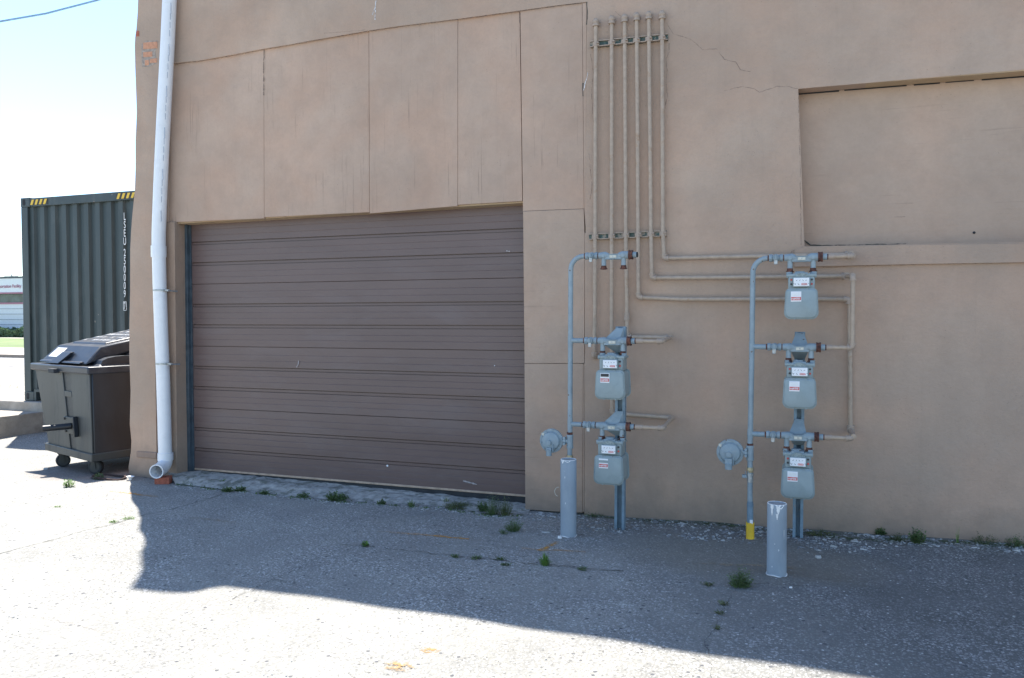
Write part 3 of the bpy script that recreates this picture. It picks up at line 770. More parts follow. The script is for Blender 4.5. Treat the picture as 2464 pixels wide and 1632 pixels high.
for i, cf in enumerate(conf):
    c = caps[i]
    base = W(*cf['path'][-1], PY)
    t = thing('gas_pipe', base, cf['label'], 'pipe', 'six tan gas pipes fixed to the wall')
    P = [W(*c, PY)] + [W(a_, b_, PY) for a_, b_ in cf['path']]
    P[0].z = W(*c, PY).z
    m_ = MB().tube(P, PR, 14)
    m_.build('vertical_pipe', M_pipe, t)
    m_ = MB(); elbow_fit(m_, P[0] + Vector((0, 0, .0)), -UP, -OUT, r=.020, L=.026)
    m_.sphere(P[0] + Vector((0, -.002, .002)), .0225, 12)
    m_.build('top_elbow', M_pipe2, t)
    if cf.get('coupling'):
        q = W(1508.5, cf['coupling'], PY); MB().tube([q - UP * .020, q + UP * .020], .0185, 16).tube([q + UP * .018, q + UP * .026], .0205, 16).tube([q - UP * .026, q - UP * .018], .0205, 16).build('coupling', M_pipe2, t)
    corner = P[-1]
    m_ = MB()
    if cf.get('end'):
        elbow_fit(m_, corner, UP, -OUT, r=.019).build('elbow', M_pipe2, t); continue
    if cf.get('turn'):
        tp = W(*cf['turn'], PY)
        elbow_fit(m_, corner, UP, RT)
        m_.build('elbow', M_pipe2, t)
        MB().tube([corner, Vector((tp.x, PY, tp.z))], PR, 14).build('horizontal_pipe', M_pipe, t)
        yo = LEFTY
        f0 = W(*cf['front'][0], yo); f1 = W(*cf['front'][1], yo); f0.z = BZ[i]
        e1 = Vector((tp.x, PY, tp.z)); e2 = Vector((tp.x, yo, f0.z)); f1.z = f0.z
        m_ = MB(); elbow_fit(m_, e1, -RT, e2 - e1, r=.0165); m_.build('elbow', M_pipe2, t)
        MB().tube([e1, e2], PR * .95, 14).build('outlet_pipe', M_pipe, t)
        m_ = MB(); elbow_fit(m_, e2, e1 - e2, -RT, r=.0165, L=.026); m_.build('elbow', M_pipe2, t)
        MB().tube([e2, f1], .0125, 14).build('meter_connection_pipe', M_pipe, t)
        mid_ = f1 + (e2 - f1) * .22
        MB().tube([mid_ - RT * .028, mid_ + RT * .022], .0160, 16).build('union', M_pipe2, t)
    else:
        mm = [W(a_, b_, PY) for a_, b_ in cf['mid']]
        elbow_fit(m_, corner, UP, RT); m_.build('elbow', M_pipe2, t)
        MB().tube([corner] + mm, PR, 14).build('horizontal_pipe', M_pipe, t)
        e1 = mm[-1]
        if cf.get('down'):
            q0, q1 = [W(a_, b_, PY) for a_, b_ in cf['down']]
            m_ = MB(); elbow_fit(m_, e1, -RT, -UP); m_.build('elbow', M_pipe2, t)
            MB().tube([e1, q0, q1], PR, 14).build('drop_pipe', M_pipe, t)
            m_ = MB(); elbow_fit(m_, q1, UP, OUT, r=.020); m_.build('elbow', M_pipe2, t)
            f0 = W(*cf['front'][0], RIGHTY); f1 = W(*cf['front'][1], RIGHTY); f0.z = f1.z = BZ[i]
            MB().tube([q1, Vector((q1.x, RIGHTY, q1.z)), ], PR * 1.1, 14).build('outlet_pipe', M_pipe, t)
            e2 = Vector((f0.x, RIGHTY, f0.z))
            m_ = MB(); elbow_fit(m_, e2, -OUT, -RT, r=.0165, L=.025); m_.build('elbow', M_pipe2, t)
        else:
            m_ = MB(); elbow_fit(m_, e1, -RT, OUT, r=.020); m_.build('elbow', M_pipe2, t)
            q1 = e1
            if cf.get('outdown'):
                g0, g1 = [W(a_, b_, RIGHTY) for a_, b_ in cf['outdown']]; g1.z = BZ[i]
                g0.z = (g0.z)
                MB().tube([e1, g0], PR * 1.1, 14).build('outlet_pipe', M_pipe, t)
                m_ = MB(); elbow_fit(m_, g0, e1 - g0, -UP, r=.0165, L=.025); m_.build('elbow', M_pipe2, t)
                MB().tube([g0, g1], .0128, 14).build('drop_pipe', M_pipe, t)
                f1 = W(*cf['front'][1], RIGHTY); f1.z = g1.z; e2 = g1
                m_ = MB(); elbow_fit(m_, g1, UP, -RT, r=.0165, L=.025); m_.build('elbow', M_pipe2, t)
            else:
                f0 = W(*cf['front'][0], RIGHTY); f1 = W(*cf['front'][1], RIGHTY); f0.z = f1.z = BZ[i]; e2 = f0
                MB().tube([e1, e2], PR * 1.1, 14).build('outlet_pipe', M_pipe, t)
                m_ = MB(); elbow_fit(m_, e2, e1 - e2, -RT, r=.0165, L=.025); m_.build('elbow', M_pipe2, t)
        MB().tube([e2, f1], .0125, 14).build('meter_connection_pipe', M_pipe, t)
        mid_ = f1 + (e2 - f1) * .25
        MB().tube([mid_ - RT * .028, mid_ + RT * .020], .0160, 16).build('union', M_pipe2, t)
# strut channels with clamps
for k_, (a0, a1, lab) in enumerate((((1420.5, 108), (1607, 90), 'upper dark green strut clamping the tops of six tan pipes'), ((1418, 570.5), (1603.5, 562), 'lower dark green strut clamping six tan pipes above the meters'))):
    A_ = W(*a0, -.012); B_ = W(*a1, -.012)
    t = thing('strut_channel', A_, lab, 'pipe support', 'pipe struts')
    h = .0205
    m_ = MB()
    m_.hexa([A_ + Vector((0, -.004, -h)), B_ + Vector((0, -.004, -h)), B_ + Vector((0, .012, -h)), A_ + Vector((0, .012, -h))], [A_ + Vector((0, -.004, h)), B_ + Vector((0, -.004, h)), B_ + Vector((0, .012, h)), A_ + Vector((0, .012, h))])
    m_.build('channel_back', M_greenmetal, t)
    m_ = MB()
    for sg in (-1, 1):
        z0 = sg * h; z1 = sg * (h - .006)
        lo, hi = min(z0, z1), max(z0, z1)
        m_.hexa([A_ + Vector((0, -.018, lo)), B_ + Vector((0, -.018, lo)), B_ + Vector((0, .0, lo)), A_ + Vector((0, .0, lo))], [A_ + Vector((0, -.018, hi)), B_ + Vector((0, -.018, hi)), B_ + Vector((0, .0, hi)), A_ + Vector((0, .0, hi))])
    m_.build('channel_flange', M_pipe2, t)
    for j in range(6):
        px = caps[j][0] - (.0 if k_ == 0 else -[-1.5, .2, 3, 4, 5.5, 2][j]); py = interp(px, [(a0[0], a0[1]), (a1[0], a1[1])])
        q = W(px, py, PY)
        m_ = MB().tube([q - UP * .014, q + UP * .014], PR + .003, 14)
        m_.box((q.x - PR - .008, q.y - .006, q.z - .014), (q.x - PR + .002, q.y + .018, q.z + .014))
        m_.box((q.x + PR - .002, q.y - .006, q.z - .014), (q.x + PR + .008, q.y + .018, q.z + .014))
        m_.cyl((q.x + PR + .003, q.y - .022, q.z + .004), (q.x + PR + .003, q.y + .0, q.z + .004), .005, n=6)
        m_.build('pipe_clamp', M_pipe2, t)

# ------------------------------------------------------------------ meter manifolds
def valve(root, c, r=.018):
    """quarter turn stop valve, axis along x"""
    c = Vector(c)
    m_ = MB()
    m_.hexcyl(c + Vector((-.040, 0, 0)), c + Vector((-.020, 0, 0)), .0235, 8)
    m_.sphere(c, .0235, 14, (1.1, 1, 1))
    m_.tube([c + Vector((-.022, 0, 0)), c + Vector((.040, 0, 0))], .0185, 14)
    m_.tube([c + Vector((.022, 0, 0)), c + Vector((.038, 0, 0))], .0228, 14)
    v = m_.build('shutoff_valve', M_blue, root, bevel=.0015)
    MB().tube([c + Vector((-.002, -.034, .002)), c + Vector((-.002, 0, .002))], .0165, 16).box(c + Vector((-.006, -.044, -.012)), c + Vector((.004, -.030, .014))).build('valve_key', M_blue, v, bevel=.0015)
    MB().box(c + Vector((-.011, -.030, -.040)), c + Vector((.009, -.022, -.012))).build('lock_tab', M_steel, v, bevel=.002)
    for s_ in (-.044, .041):
        MB().tube([c + Vector((s_ - .004, 0, 0)), c + Vector((s_ + .004, 0, 0))], .0175, 14).build('joint_ring', M_rust, v)
    return v
def manifold(name, xpx_top, rows, Y, top_bend, rpx, label, low):
    pass
def meter_bar(c0, x_stub0, x_stub1, x_col, label, Y, rust_cap=False):
    """bar from x of c0 to collar; c0 = centre line start point"""
    z = c0.z
    t = thing('meter_bar', (c0.x, Y, z), label, 'meter bar', 'blue grey meter bars')
    m_ = MB()
    L0 = c0.x; xa, xb, xc = x_stub0, x_stub1, x_col
    pts = [(L0, .020), (L0 + .02, .0225), (xa + .010, .0245), (xa + .028, .019), (xa + .045, .013), (xb - .045, .013), (xb - .028, .019), (xb - .010, .0245), (xc - .012, .0235)]
    zc = [0, 0, 0, -.004, -.008, -.008, -.004, 0, 0]
    m_.tube([Vector((x, Y, z + q)) for (x, r_), q in zip(pts, zc)], .02, 18, radii=[r_ for x, r_ in pts])
    # web between the ends
    m_.prism([[(xa + .01, z + .016), (xa + .035, z + .006), (xb - .035, z + .006), (xb - .01, z + .016), (xb - .01, z - .0272), (xa + .01, z - .0272)][::-1]], Y - .017, Y + .017)
    m_.box((xa + .012, Y - .0205, z - .026), (xb - .012, Y + .02, z - .021))
    m_.box((xa + .03, Y - .0205, z + .004), (xb - .03, Y + .02, z + .008))
    for x in (xa, xb):
        m_.tube([Vector((x, Y, z - .012)), Vector((x, Y, z - .070))], .0150, 16)
        m_.tube([Vector((x, Y - .0265, z - .002)), Vector((x, Y - .01, z - .002))], .012, 14)
    m_.build('bar_body', M_blue, t, bevel=.0015)
    xm = (xa + xb) / 2
    pl = MB().box((xm - .021, Y - .0235, z - .0165), (xm + .021, Y - .0175, z - .0005)).build('bar_label', M_alu, t)
    MB().tube([Vector((xm, Y - .0255, z - .0085)), Vector((xm, Y - .0225, z - .0085))], .005, 10).build('screw', M_steel, pl)
    m_ = MB()
    m_.tube([Vector((xc - .013, Y, z)), Vector((xc + .013, Y, z))], .0275, 12)
    m_.tube([Vector((xc - .013, Y, z)), Vector((xc - .006, Y, z))], .0295, 12).tube([Vector((xc + .004, Y, z)), Vector((xc + .013, Y, z))], .0295, 12)
    m_.build('rusty_collar', M_rust, t, bevel=.002)
    MB().tube([Vector((xc + .012, Y, z)), Vector((xc + .036, Y, z))], .0185, 16).build('collar_nipple', M_blue, t)
    MB().tube([Vector((xc + .035, Y, z)), Vector((xc + .043, Y, z))], .0165, 16).build('nipple_end', M_rust if not rust_cap else M_dark, t)
    for x in (xa, xb):
        m2 = MB().hexcyl((x, Y, z - .088), (x, Y, z - .072), .0185, 8)
        m2.tube([Vector((x, Y, z - .073)), Vector((x, Y, z - .064))], .017, 14)
        m2.box((x - .0225, Y - .008, z - .086), (x + .0225, Y + .008, z - .080))
        m2.build('swivel_nut', M_rust, t, bevel=.0015)
    return t, xm
def rtrap(wt_, wb_, z0, z1, r0, r1, n=6):
    """rounded trapezoid outline as (x,z) ccw seen from -y"""
    pts = []
    for (cx, cz, r, a0) in ((wt_ / 2 - r0, z1 - r0, r0, 0), (-wt_ / 2 + r0, z1 - r0, r0, 90), (-wb_ / 2 + r1, z0 + r1, r1, 180), (wb_ / 2 - r1, z0 + r1, r1, 270)):
        for i in range(n + 1):
            a_ = R(a0 + 90 * i / n); pts.append((cx + r * math.cos(a_), cz + r * math.sin(a_)))
    return pts
def gas_meter_proto():
    # origin: centre of the top, between the hose bosses, z=0 at top plate
    t = thing('gas_meter', (0, 0, 0), 'x', 'gas meter', 'gas meters hanging from the meter bars')
    k = dict(world=False)
    m_ = MB()
    m_.box((-.082, -.070, -.112), (.082, .070, -.014))
    m_.build('upper_case', M_meter, t, bevel=.012, seg=3, **k)
    m_ = MB(); m_.box((-.093, -.074, -.026), (.093, .074, -.006)); m_.build('top_plate', M_meter, t, bevel=.006, **k)
    m_ = MB()
    for x in (-.074, .074):
        m_.cyl((x, 0, -.008), (x, 0, .010), .021, n=18)
    m_.box((-.042, -.066, -.008), (.038, .03, .003))
    m_.cyl((-.01, -.01, .0), (-.01, -.01, .012), .03, n=18)
    for x in (-.086, -.045, .048, .086): m_.cyl((x, -.066, -.030), (x, -.066, -.002), .0055, n=8)
    m_.build('top_casting', M_blue, t, bevel=.002, **k)
    # arched badge in front of the top casting
    a_ = [(.043 * math.cos(R(q)), -.030 + .028 * math.sin(R(q))) for q in range(0, 181, 15)]
    MB().prism([a_], -.086, -.060).build('arched_badge', mat('badge_metal', (.26, .31, .30), .5, var=.3, vs=120, bs=.5, bsc=200), t, bevel=.002, **k)
    out = rtrap(.197, .210, -.302, -.102, .028, .042)
    ins = [(x * .955, (z + .202) * .955 - .202) for x, z in out]
    for sg, nm in ((-1, 'front_cover'), (1, 'rear_cover')):
        m_ = MB()
        ya, yb = (-.098, -.086) if sg < 0 else (.086, .098)
        m_.prism([out], ya, yb)
        o1 = m_.build(nm, M_meter, t, bevel=.004, **k)
        m_ = MB(); n = len(ins)
        y0 = sg * .098; 
        rings = [[(x, y0 - sg * .002, z) for x, z in ins], [(x * .98, y0 + sg * .009, (z + .202) * .98 - .202) for x, z in ins], [(x * .90, y0 + sg * .013, (z + .202) * .9 - .202) for x, z in ins]]
        vs = [v for g in rings for v in g]
        fs = []
        for g in range(2):
            for j in range(n):
                a1, b1 = g * n + j, g * n + (j + 1) % n; f = (a1, b1, b1 + n, a1 + n)
                fs.append(f if sg < 0 else tuple(reversed(f)))
        cap = tuple(range(2 * n, 3 * n)); fs.append(cap if sg < 0 else tuple(reversed(cap)))
        m_.add(vs, fs, True); m_.build('raised_panel', M_meter, o1, angle=60, **k)
        if sg < 0:
            for (x, z) in ((-.036, -.108), (.036, -.108), (-.086, -.155), (.086, -.155), (-.095, -.235), (.095, -.235), (-.040, -.297), (.040, -.297)):
                MB().cyl((x, -.104, z), (x, -.090, z), .0075, n=10).cyl((x, -.110, z), (x, -.100, z), .0042, n=6).build('cover_bolt', M_meter, o1, **k)
    body = [(x * .93, (z + .202) * .93 - .202) for x, z in out]
    MB().prism([body], -.086, .086).build('body_case', M_meter, t, bevel=.003, **k)
    # index
    m_ = MB().box((-.052, -.098, -.092), (.052, -.066, -.030)); ib = m_.build('index_box', M_meter, t, bevel=.003, **k)
    MB().box((-.048, -.1015, -.088), (.047, -.097, -.034)).build('index_plate', M_white, ib, bevel=.0015, **k)
    m_ = MB()
    for j, x in enumerate((-.029, -.010, .009, .028)):
        ang = (.6, 1.1, -.9, .3)[j]
        c_ = Vector((x, -.1022, -.050)); d_ = Vector((math.cos(ang), 0, math.sin(ang))) * .005; s_ = Vector((-d_.z, 0, d_.x)) * .22
        m_.add([c_ - d_ - s_, c_ + d_ - s_, c_ + d_ + s_, c_ - d_ + s_], [(0, 1, 2, 3)])
    for j, x in enumerate((-.038, -.018)):
        c_ = Vector((x, -.1022, -.075)); ang = (.9, -.6)[j]; d_ = Vector((math.cos(ang), 0, math.sin(ang))) * .0055; s_ = Vector((-d_.z, 0, d_.x)) * .25
        m_.add([c_ - d_ - s_, c_ + d_ - s_, c_ + d_ + s_, c_ - d_ + s_], [(0, 1, 2, 3)])
    for x in (-.045, .044): m_.box((x - .002, -.1024, -.072), (x + .002, -.1018, -.068))
    m_.build('dial_hands', M_black, ib, **k)
    MB().box((.000, -.1026, -.081), (.034, -.1016, -.069)).build('red_caption', M_red, ib, **k)
    m_ = MB()
    for j in range(4): m_.box((.003 + j * .0078, -.1032, -.079), (.0065 + j * .0078, -.1024, -.071))
    m_.build('caption_figures', M_white, ib, **k)
    # nameplate
    np_ = MB().box((-.064, -.1145, -.188), (.000, -.108, -.122)).build('nameplate', M_white, t, bevel=.0015, **k)
    MB().box((-.062, -.1155, -.179), (-.002, -.1142, -.158)).build('red_band', M_red, np_, **k)
    m_ = MB()
    rr = random.Random(3)
    for j in range(9):
        x = -.060 + j * .0062; m_.box((x, -.1162, -.174 + rr.uniform(-.002, .002)), (x + rr.uniform(.002, .004), -.1153, -.163 + rr.uniform(-.003, .003)))
    m_.build('band_lettering', M_white, np_, **k)
    m_ = MB()
    for z in (-.133, -.141, -.149): m_.box((-.057, -.1151, z), (-.010, -.1143, z + .0012))
    m_.build('plate_lettering', M_alu, np_, **k)
    for x, z, mt in ((-.062, -.045, M_red), (-.062, -.073, M_black), (.063, -.045, M_black), (.063, -.073, M_red)):
        MB().cyl((x, -.0765, z), (x, -.068, z), .0065, n=12).build('marker_disc', mt, t, **k)
    return t
proto = gas_meter_proto()
used = False
def place_meter(px, py_top, Y, label, variant=None):
    global used
    p = W(px, py_top, Y)
    t = proto if not used else copy_tree(proto); used = True
    t.location = p; t['label'] = label; t.scale = (.915,) * 3 if px < 1600 else (.895,) * 3
    return t
def build_set(Y, xr, bend_top, riser_pts, rows, side):
    """rows: (y_px, valve_x, bar_x0, stub0, stub1, collar)"""
    t = thing('gas_manifold', W(riser_pts[-1][0], riser_pts[-1][1], Y), side['man'], 'gas riser', 'gas risers')
    # riser with swept bend into the top bar
    y0, vx0 = rows[0][0], rows[0][1]
    cz = W(xr, y0, Y).z; rx = W(xr, y0 + 40, Y).x; rb = .085
    ctr = Vector((rx + rb, Y, cz - rb))
    bend = arc(ctr, math.pi / 2, math.pi, rb, (1, 0, 0), (0, 0, 1), 10)
    vstart = W(vx0, y0, Y); vstart.z = cz; vstart.x -= .044
    P = [vstart] + bend + [W(a_, b_, Y) for a_, b_ in riser_pts]
    MB().tube(P, .0157, 18).build('riser_pipe', M_blue, t)
    for i, (yp, vx, s0, s1, cx, lab) in enumerate(rows):
        vc = W(vx, yp, Y)
        if i == 0: vc.z = cz
        else:
            rxx = W(interp(yp, [(b_, a_) for a_, b_ in riser_pts]), yp, Y).x
            m_ = MB().tube([Vector((rxx, Y, vc.z)), vc - RT * .044], .0157, 16)
            m_.tube([Vector((rxx, Y, vc.z - .027)), Vector((rxx, Y, vc.z + .027))], .0172, 16)
            m_.build('branch_pipe', M_blue, t)
        valve(t, vc)
        meter_bar(vc + RT * .046, W(s0, yp, Y).x, W(s1, yp, Y).x, W(cx, yp, Y).x, lab, Y, rust_cap=(i == 0 and side['name'] == 'L'))
    return t
rowsL = [(617.5, 1424, 1453, 1500.5, 1518, 'topmost left meter bar with no meter hung from it'),
         (820, 1422, 1450, 1499, 1514, 'left meter bar carrying the upper left meter'),
         (1022.5, 1418, 1449, 1496.5, 1512, 'left meter bar carrying the lower left meter')]
tL = build_set(LEFTY, 1373.5, None, [(1373.2, 700), (1372.5, 850), (1371.7, 1042), (1370.5, 1112), (1370, 1190)], rowsL, dict(name='L', man='blue grey gas riser rising behind the left bollard'))
rowsR = [(622.5, 1867.5, 1901, 1957, 1974, 'topmost right meter bar joined to upper right meter'),
         (835, 1863.5, 1897.5, 1952, 1969.5, 'right meter bar carrying the middle right meter'),
         (1046.5, 1860.5, 1893, 1947.5, 1965, 'right meter bar carrying the lowest right meter')]
tR = build_set(RIGHTY, 1811.5, None, [(1811, 700), (1809, 850), (1806.8, 980), (1804.7, 1070), (1804.8, 1200), (1805, 1296)], rowsR, dict(name='R', man='blue grey gas riser with yellow sleeve at its foot'))
# meters
place_meter(1475.5, 853, LEFTY, 'upper of the two left gas meters, black and red nameplate')
place_meter(1472, 1055.5, LEFTY, 'lower of the two left gas meters, near the left bollard')
place_meter(1928.5, 658, RIGHTY, 'topmost of three gas meters on the right, clear of the post')
place_meter(1924.5, 870.5, RIGHTY, 'middle one of three gas meters hanging on the right')
place_meter(1920, 1084, RIGHTY, 'lowest of three right gas meters, above the right bollard')
for t_ in [o for o in bpy.data.objects if o.get('category') == 'gas meter' and o.location.x < -.8]:
    for c_ in list(kids(t_)):
        if c_.name.startswith('marker_disc') and c_.data.vertices[0].co.x < 0: bpy.data.objects.remove(c_)
        elif c_.name.startswith('nameplate'):
            ORG[c_.name] = Vector()
            if t_.location.z > 1: MB().box((-.060, -.1165, -.146), (-.004, -.1150, -.126)).build('black_band', M_black, c_, world=False)
            else: MB().box((-.0645, -.1165, -.150), (.0005, -.1150, -.133)).build('bare_strip', M_meter, c_, world=False)
# fittings low on the right riser
def rz(px_y, x=1805): return W(x, px_y, RIGHTY)
def ring(m_, ya, yb, r, x=1805, Y=RIGHTY, n=18):
    return m_.tube([W(x, ya, Y), W(x, yb, Y)], r, n)
ring(MB(), 1067, 1072, .0185).build('rust_ring', M_rust, tR)
m_ = MB(); ring(m_, 1111, 1116, .014); ring(m_, 1120, 1124, .0145); m_.build('nipple', M_rust, tR)
m_ = MB(); m_.hexcyl(rz(1133), rz(1124.5), .0215, 8); ring(m_, 1133, 1137, .016); m_.build('brass_union', M_brass, tR, bevel=.001)
m_ = MB(); m_.hexcyl(rz(1145), rz(1138), .0205, 8); ring(m_, 1144, 1155, .0185); m_.hexcyl(rz(1160.5), rz(1154), .0185, 8)
sv = m_.build('service_valve', M_steel, tR, bevel=.001)
c_ = rz(1148)
MB().box((c_.x - .046, c_.y - .012, c_.z - .006), (c_.x - .018, c_.y + .012, c_.z + .012)).box((c_.x - .030, c_.y - .006, c_.z), (c_.x - .026, c_.y + .006, c_.z + .034)).build('valve_handle', M_blue, sv, bevel=.002)
m_ = MB(); m_.tube([rz(1206), rz(1211), rz(1250), rz(1262)], .0185, 18, radii=[.0165, .0185, .0185, .0195]); m_.tube([rz(1213), rz(1219)], .0197, 18); m_.build('lower_sleeve', M_post, tR)
m_ = MB(); q = rz(1254); m_.box((q.x - .001, q.y - .0215, q.z - .012), (q.x + .016, q.y - .016, q.z + .012)); m_.build('white_tag', M_white, tR)
m_ = MB(); a_, b_ = rz(1257), rz(1302); b_.z = gz(b_.x, b_.y) - .02; m_.tube([a_, b_], .0245, 20); m_.build('yellow_sleeve', M_sleeve, tR)
# left fittings
def rl(y, x=1371): return W(x, y, LEFTY)
MB().tube([rl(1040), rl(1046)], .0185, 16).build('rust_ring', M_rust, tL)
m_ = MB(); m_.tube([rl(1080), rl(1093)], .0150, 14); m_.build('rusty_nipple', M_rust, tL)
m_ = MB(); m_.hexcyl(rl(1105), rl(1095), .0225, 8); m_.tube([rl(1104), rl(1110)], .017, 14); m_.build('brass_union', M_brass, tL, bevel=.001)
m_ = MB(); m_.tube([W(1383, 1200, -.36), W(1382, 1288, -.36)], .011, 10); m_.build('tan_conduit', M_pipe, tL)
# regulators
def regulator(c, Y, r, riser, ytop, ybot, label, knob):
    t = thing('gas_regulator', c, label, 'gas regulator', 'round gas regulators')
    n = 40; prof_ = [(r * 1.0, .006), (r * 1.0, -.006), (r * .985, -.009), (r * .80, -.010), (r * .77, -.013), (r * .70, -.030), (r * .45, -.038), (r * .2, -.041), (0.0001, -.042)]
    m_ = MB(); vs = []; fs = []
    for (rr_, yy_) in prof_:
        for j in range(n):
            a_ = 2 * math.pi * j / n; vs.append((c.x + rr_ * math.cos(a_), c.y + yy_, c.z + rr_ * math.sin(a_)))
    for i in range(len(prof_) - 1):
        for j in range(n): fs.append((i * n + j, (i + 1) * n + j, (i + 1) * n + (j + 1) % n, i * n + (j + 1) % n))
    m_.add([Vector(v) for v in vs], [tuple(reversed(f)) for f in fs], True)
    m_.cyl((c.x, c.y + .05, c.z), (c.x, c.y + .005, c.z), r * .6, r * .97, n=32)
    m_.build('diaphragm_case', M_blue, t, angle=40)
    for j in range(10):
        a_ = 2 * math.pi * (j + .3) / 10; x = c.x + r * .90 * math.cos(a_); z = c.z + r * .90 * math.sin(a_)
        MB().hexcyl((x, c.y - .016, z), (x, c.y - .006, z), .006).build('case_bolt', M_blue, t)
    kc = Vector((c.x - .005, c.y - .046, c.z - .006))
    m_ = MB().cyl((kc.x, c.y - .055, kc.z), (kc.x, c.y - .035, kc.z), .0155, n=18)
    for a_ in (25, 155, 90): 
        e = Vector((math.cos(R(a_)), 0, math.sin(R(a_)))); m_.tube([kc + e * .01 + Vector((0, .008, 0)), kc + e * .04 + Vector((0, .014, 0))], .006, 8, radii=[.007, .003])
    m_.build('centre_boss', M_blue, t)
    m_ = MB()
    if knob:
        m_.box((kc.x - .022, c.y - .056, c.z - r - .012), (kc.x + .020, c.y - .022, c.z - .030))
        m_.tube([kc + Vector((0, -.004, -.055)), Vector((kc.x, c.y - .048, c.z - r - .014))], .021, 16)
        m_.box((kc.x + .022, c.y - .05, c.z - r + .008), (kc.x + .029, c.y - .03, c.z - .02))
    else:
        m_.box((kc.x - .018, c.y - .05, c.z - r + .002), (kc.x + .018, c.y - .02, c.z - .040))
        m_.tube([kc + Vector((0, 0, -.045)), Vector((kc.x, c.y - .045, c.z - r - .012))], .018, 16)
        m_.box((kc.x + .024, c.y - .05, c.z - r + .015), (kc.x + .030, c.y - .035, c.z - .015))
    m_.build('vent_tower', M_blue, t, bevel=.003)
    rx_ = riser
    m_ = MB()
    a_ = W(rx_, ytop, Y); b_ = W(rx_, ybot, Y)
    m_.hexcyl(a_ - UP * .018, a_, .0225, 8); m_.hexcyl(b_, b_ + UP * .016, .0225, 8)
    m_.tube([a_, b_], .0205, 16)
    ar = Vector((a_.x, Y, c.z + .003))
    m_.tube([Vector((c.x + r * .9, Y, ar.z)), ar], .015, 14)
    m_.hexcyl((c.x + r + .004, Y, ar.z), (c.x + r + .018, Y, ar.z), .022, 8)
    m_.cyl((c.x + r + .012, Y - .03, ar.z + .022), (c.x + r + .012, Y, ar.z + .022), .008, n=8)
    m_.cyl((c.x + r + .012, Y - .032, ar.z - .016), (c.x + r + .012, Y, ar.z - .016), .008, n=8)
    m_.build('valve_body', M_blue, t, bevel=.0015)
    x = c.x - r * .88 * math.cos(R(35)); z = c.z + r * .88 * math.sin(R(35))
    MB().box((x - .009, c.y - .0125, z - .010), (x + .008, c.y - .0095, z + .010)).build('pale_tag', M_alu, t)
    return t
regulator(W(1327.5, 1060.5, LEFTY), LEFTY, .0785, 1371.5, 1046, 1079, 'round blue grey gas regulator above the left bollard', False)
regulator(W(1757, 1088.5, RIGHTY), RIGHTY, .081, 1804.8, 1072, 1108, 'round blue grey gas regulator left of the yellow sleeve', True)

# posts
def post(xa, ya, Ya, Yb, xt_, yt, w, brackets, label, barY):
    base = W(xa, ya, Yb); base.z = gz(base.x, base.y) - .02
    top = W(xt_, yt, Yb)
    t = thing('meter_post', base, label, 'post', 'steel posts carrying meter bars')
    d = .042; tk = .005
    def sl_(z): f_ = (z - base.z) / (top.z - base.z); return base.x + (top.x - base.x) * f_
    m_ = MB()
    def bar_(x0, x1, y0, y1, z0=base.z, z1=top.z):
        m_.hexa([(sl_(z0) + x0, y0, z0), (sl_(z0) + x1, y0, z0), (sl_(z0) + x1, y1, z0), (sl_(z0) + x0, y1, z0)], [(sl_(z1) + x0, y0, z1), (sl_(z1) + x1, y0, z1), (sl_(z1) + x1, y1, z1), (sl_(z1) + x0, y1, z1)])
    bar_(-w / 2, w / 2, Yb + d - tk, Yb + d)
    bar_(-w / 2, -w / 2 + tk, Yb, Yb + d - tk)
    bar_(w / 2 - tk, w / 2, Yb, Yb + d - tk)
    bar_(-w / 2 + tk, -w / 2 + tk + .012, Yb, Yb + tk)
    bar_(w / 2 - tk - .012, w / 2 - tk, Yb, Yb + tk)
    m_.build('channel', M_post, t)
    for (zc, x_off) in brackets:
        z = zc; xs = sl_(z)
        yb_ = Yb - .002; yf = barY + .022
        b_ = MB(); h1, h0 = .082, -.078
        vs = [(xs - .024, yb_, z + h1), (xs + .024, yb_, z + h1), (xs - .030, yb_, z + h0), (xs + .030, yb_, z + h0),
              (x_off - .050, yf, z + .008), (x_off + .048, yf, z + .008), (x_off - .050, yf, z - .030), (x_off + .048, yf, z - .030)]
        b_.add(vs, [(0, 4, 5, 1), (4, 6, 7, 5), (6, 2, 3, 7), (0, 2, 6, 4), (1, 5, 7, 3), (0, 1, 3, 2)])
        b_.build('bar_bracket', M_blue, t, bevel=.003)
    return t
zL1 = W(1474, 820, LEFTY).z; zL2 = W(1474, 1022.5, LEFTY).z
post(1490, 1272, None, -.335, 1493, 786, .064, [(zL1, W(1470, 820, LEFTY).x), (zL2, W(1468, 1022, LEFTY).x)], 'slate blue steel post behind the two left meters', LEFTY)
zR1 = W(1924, 835, RIGHTY).z; zR2 = W(1920, 1046, RIGHTY).z
post(1919.5, 1292, None, -.205, 1925, 799, .060, [(zR1, W(1924.5, 835, RIGHTY).x), (zR2, W(1920, 1046, RIGHTY).x)], 'slate blue steel post behind middle and lowest right meters', RIGHTY)

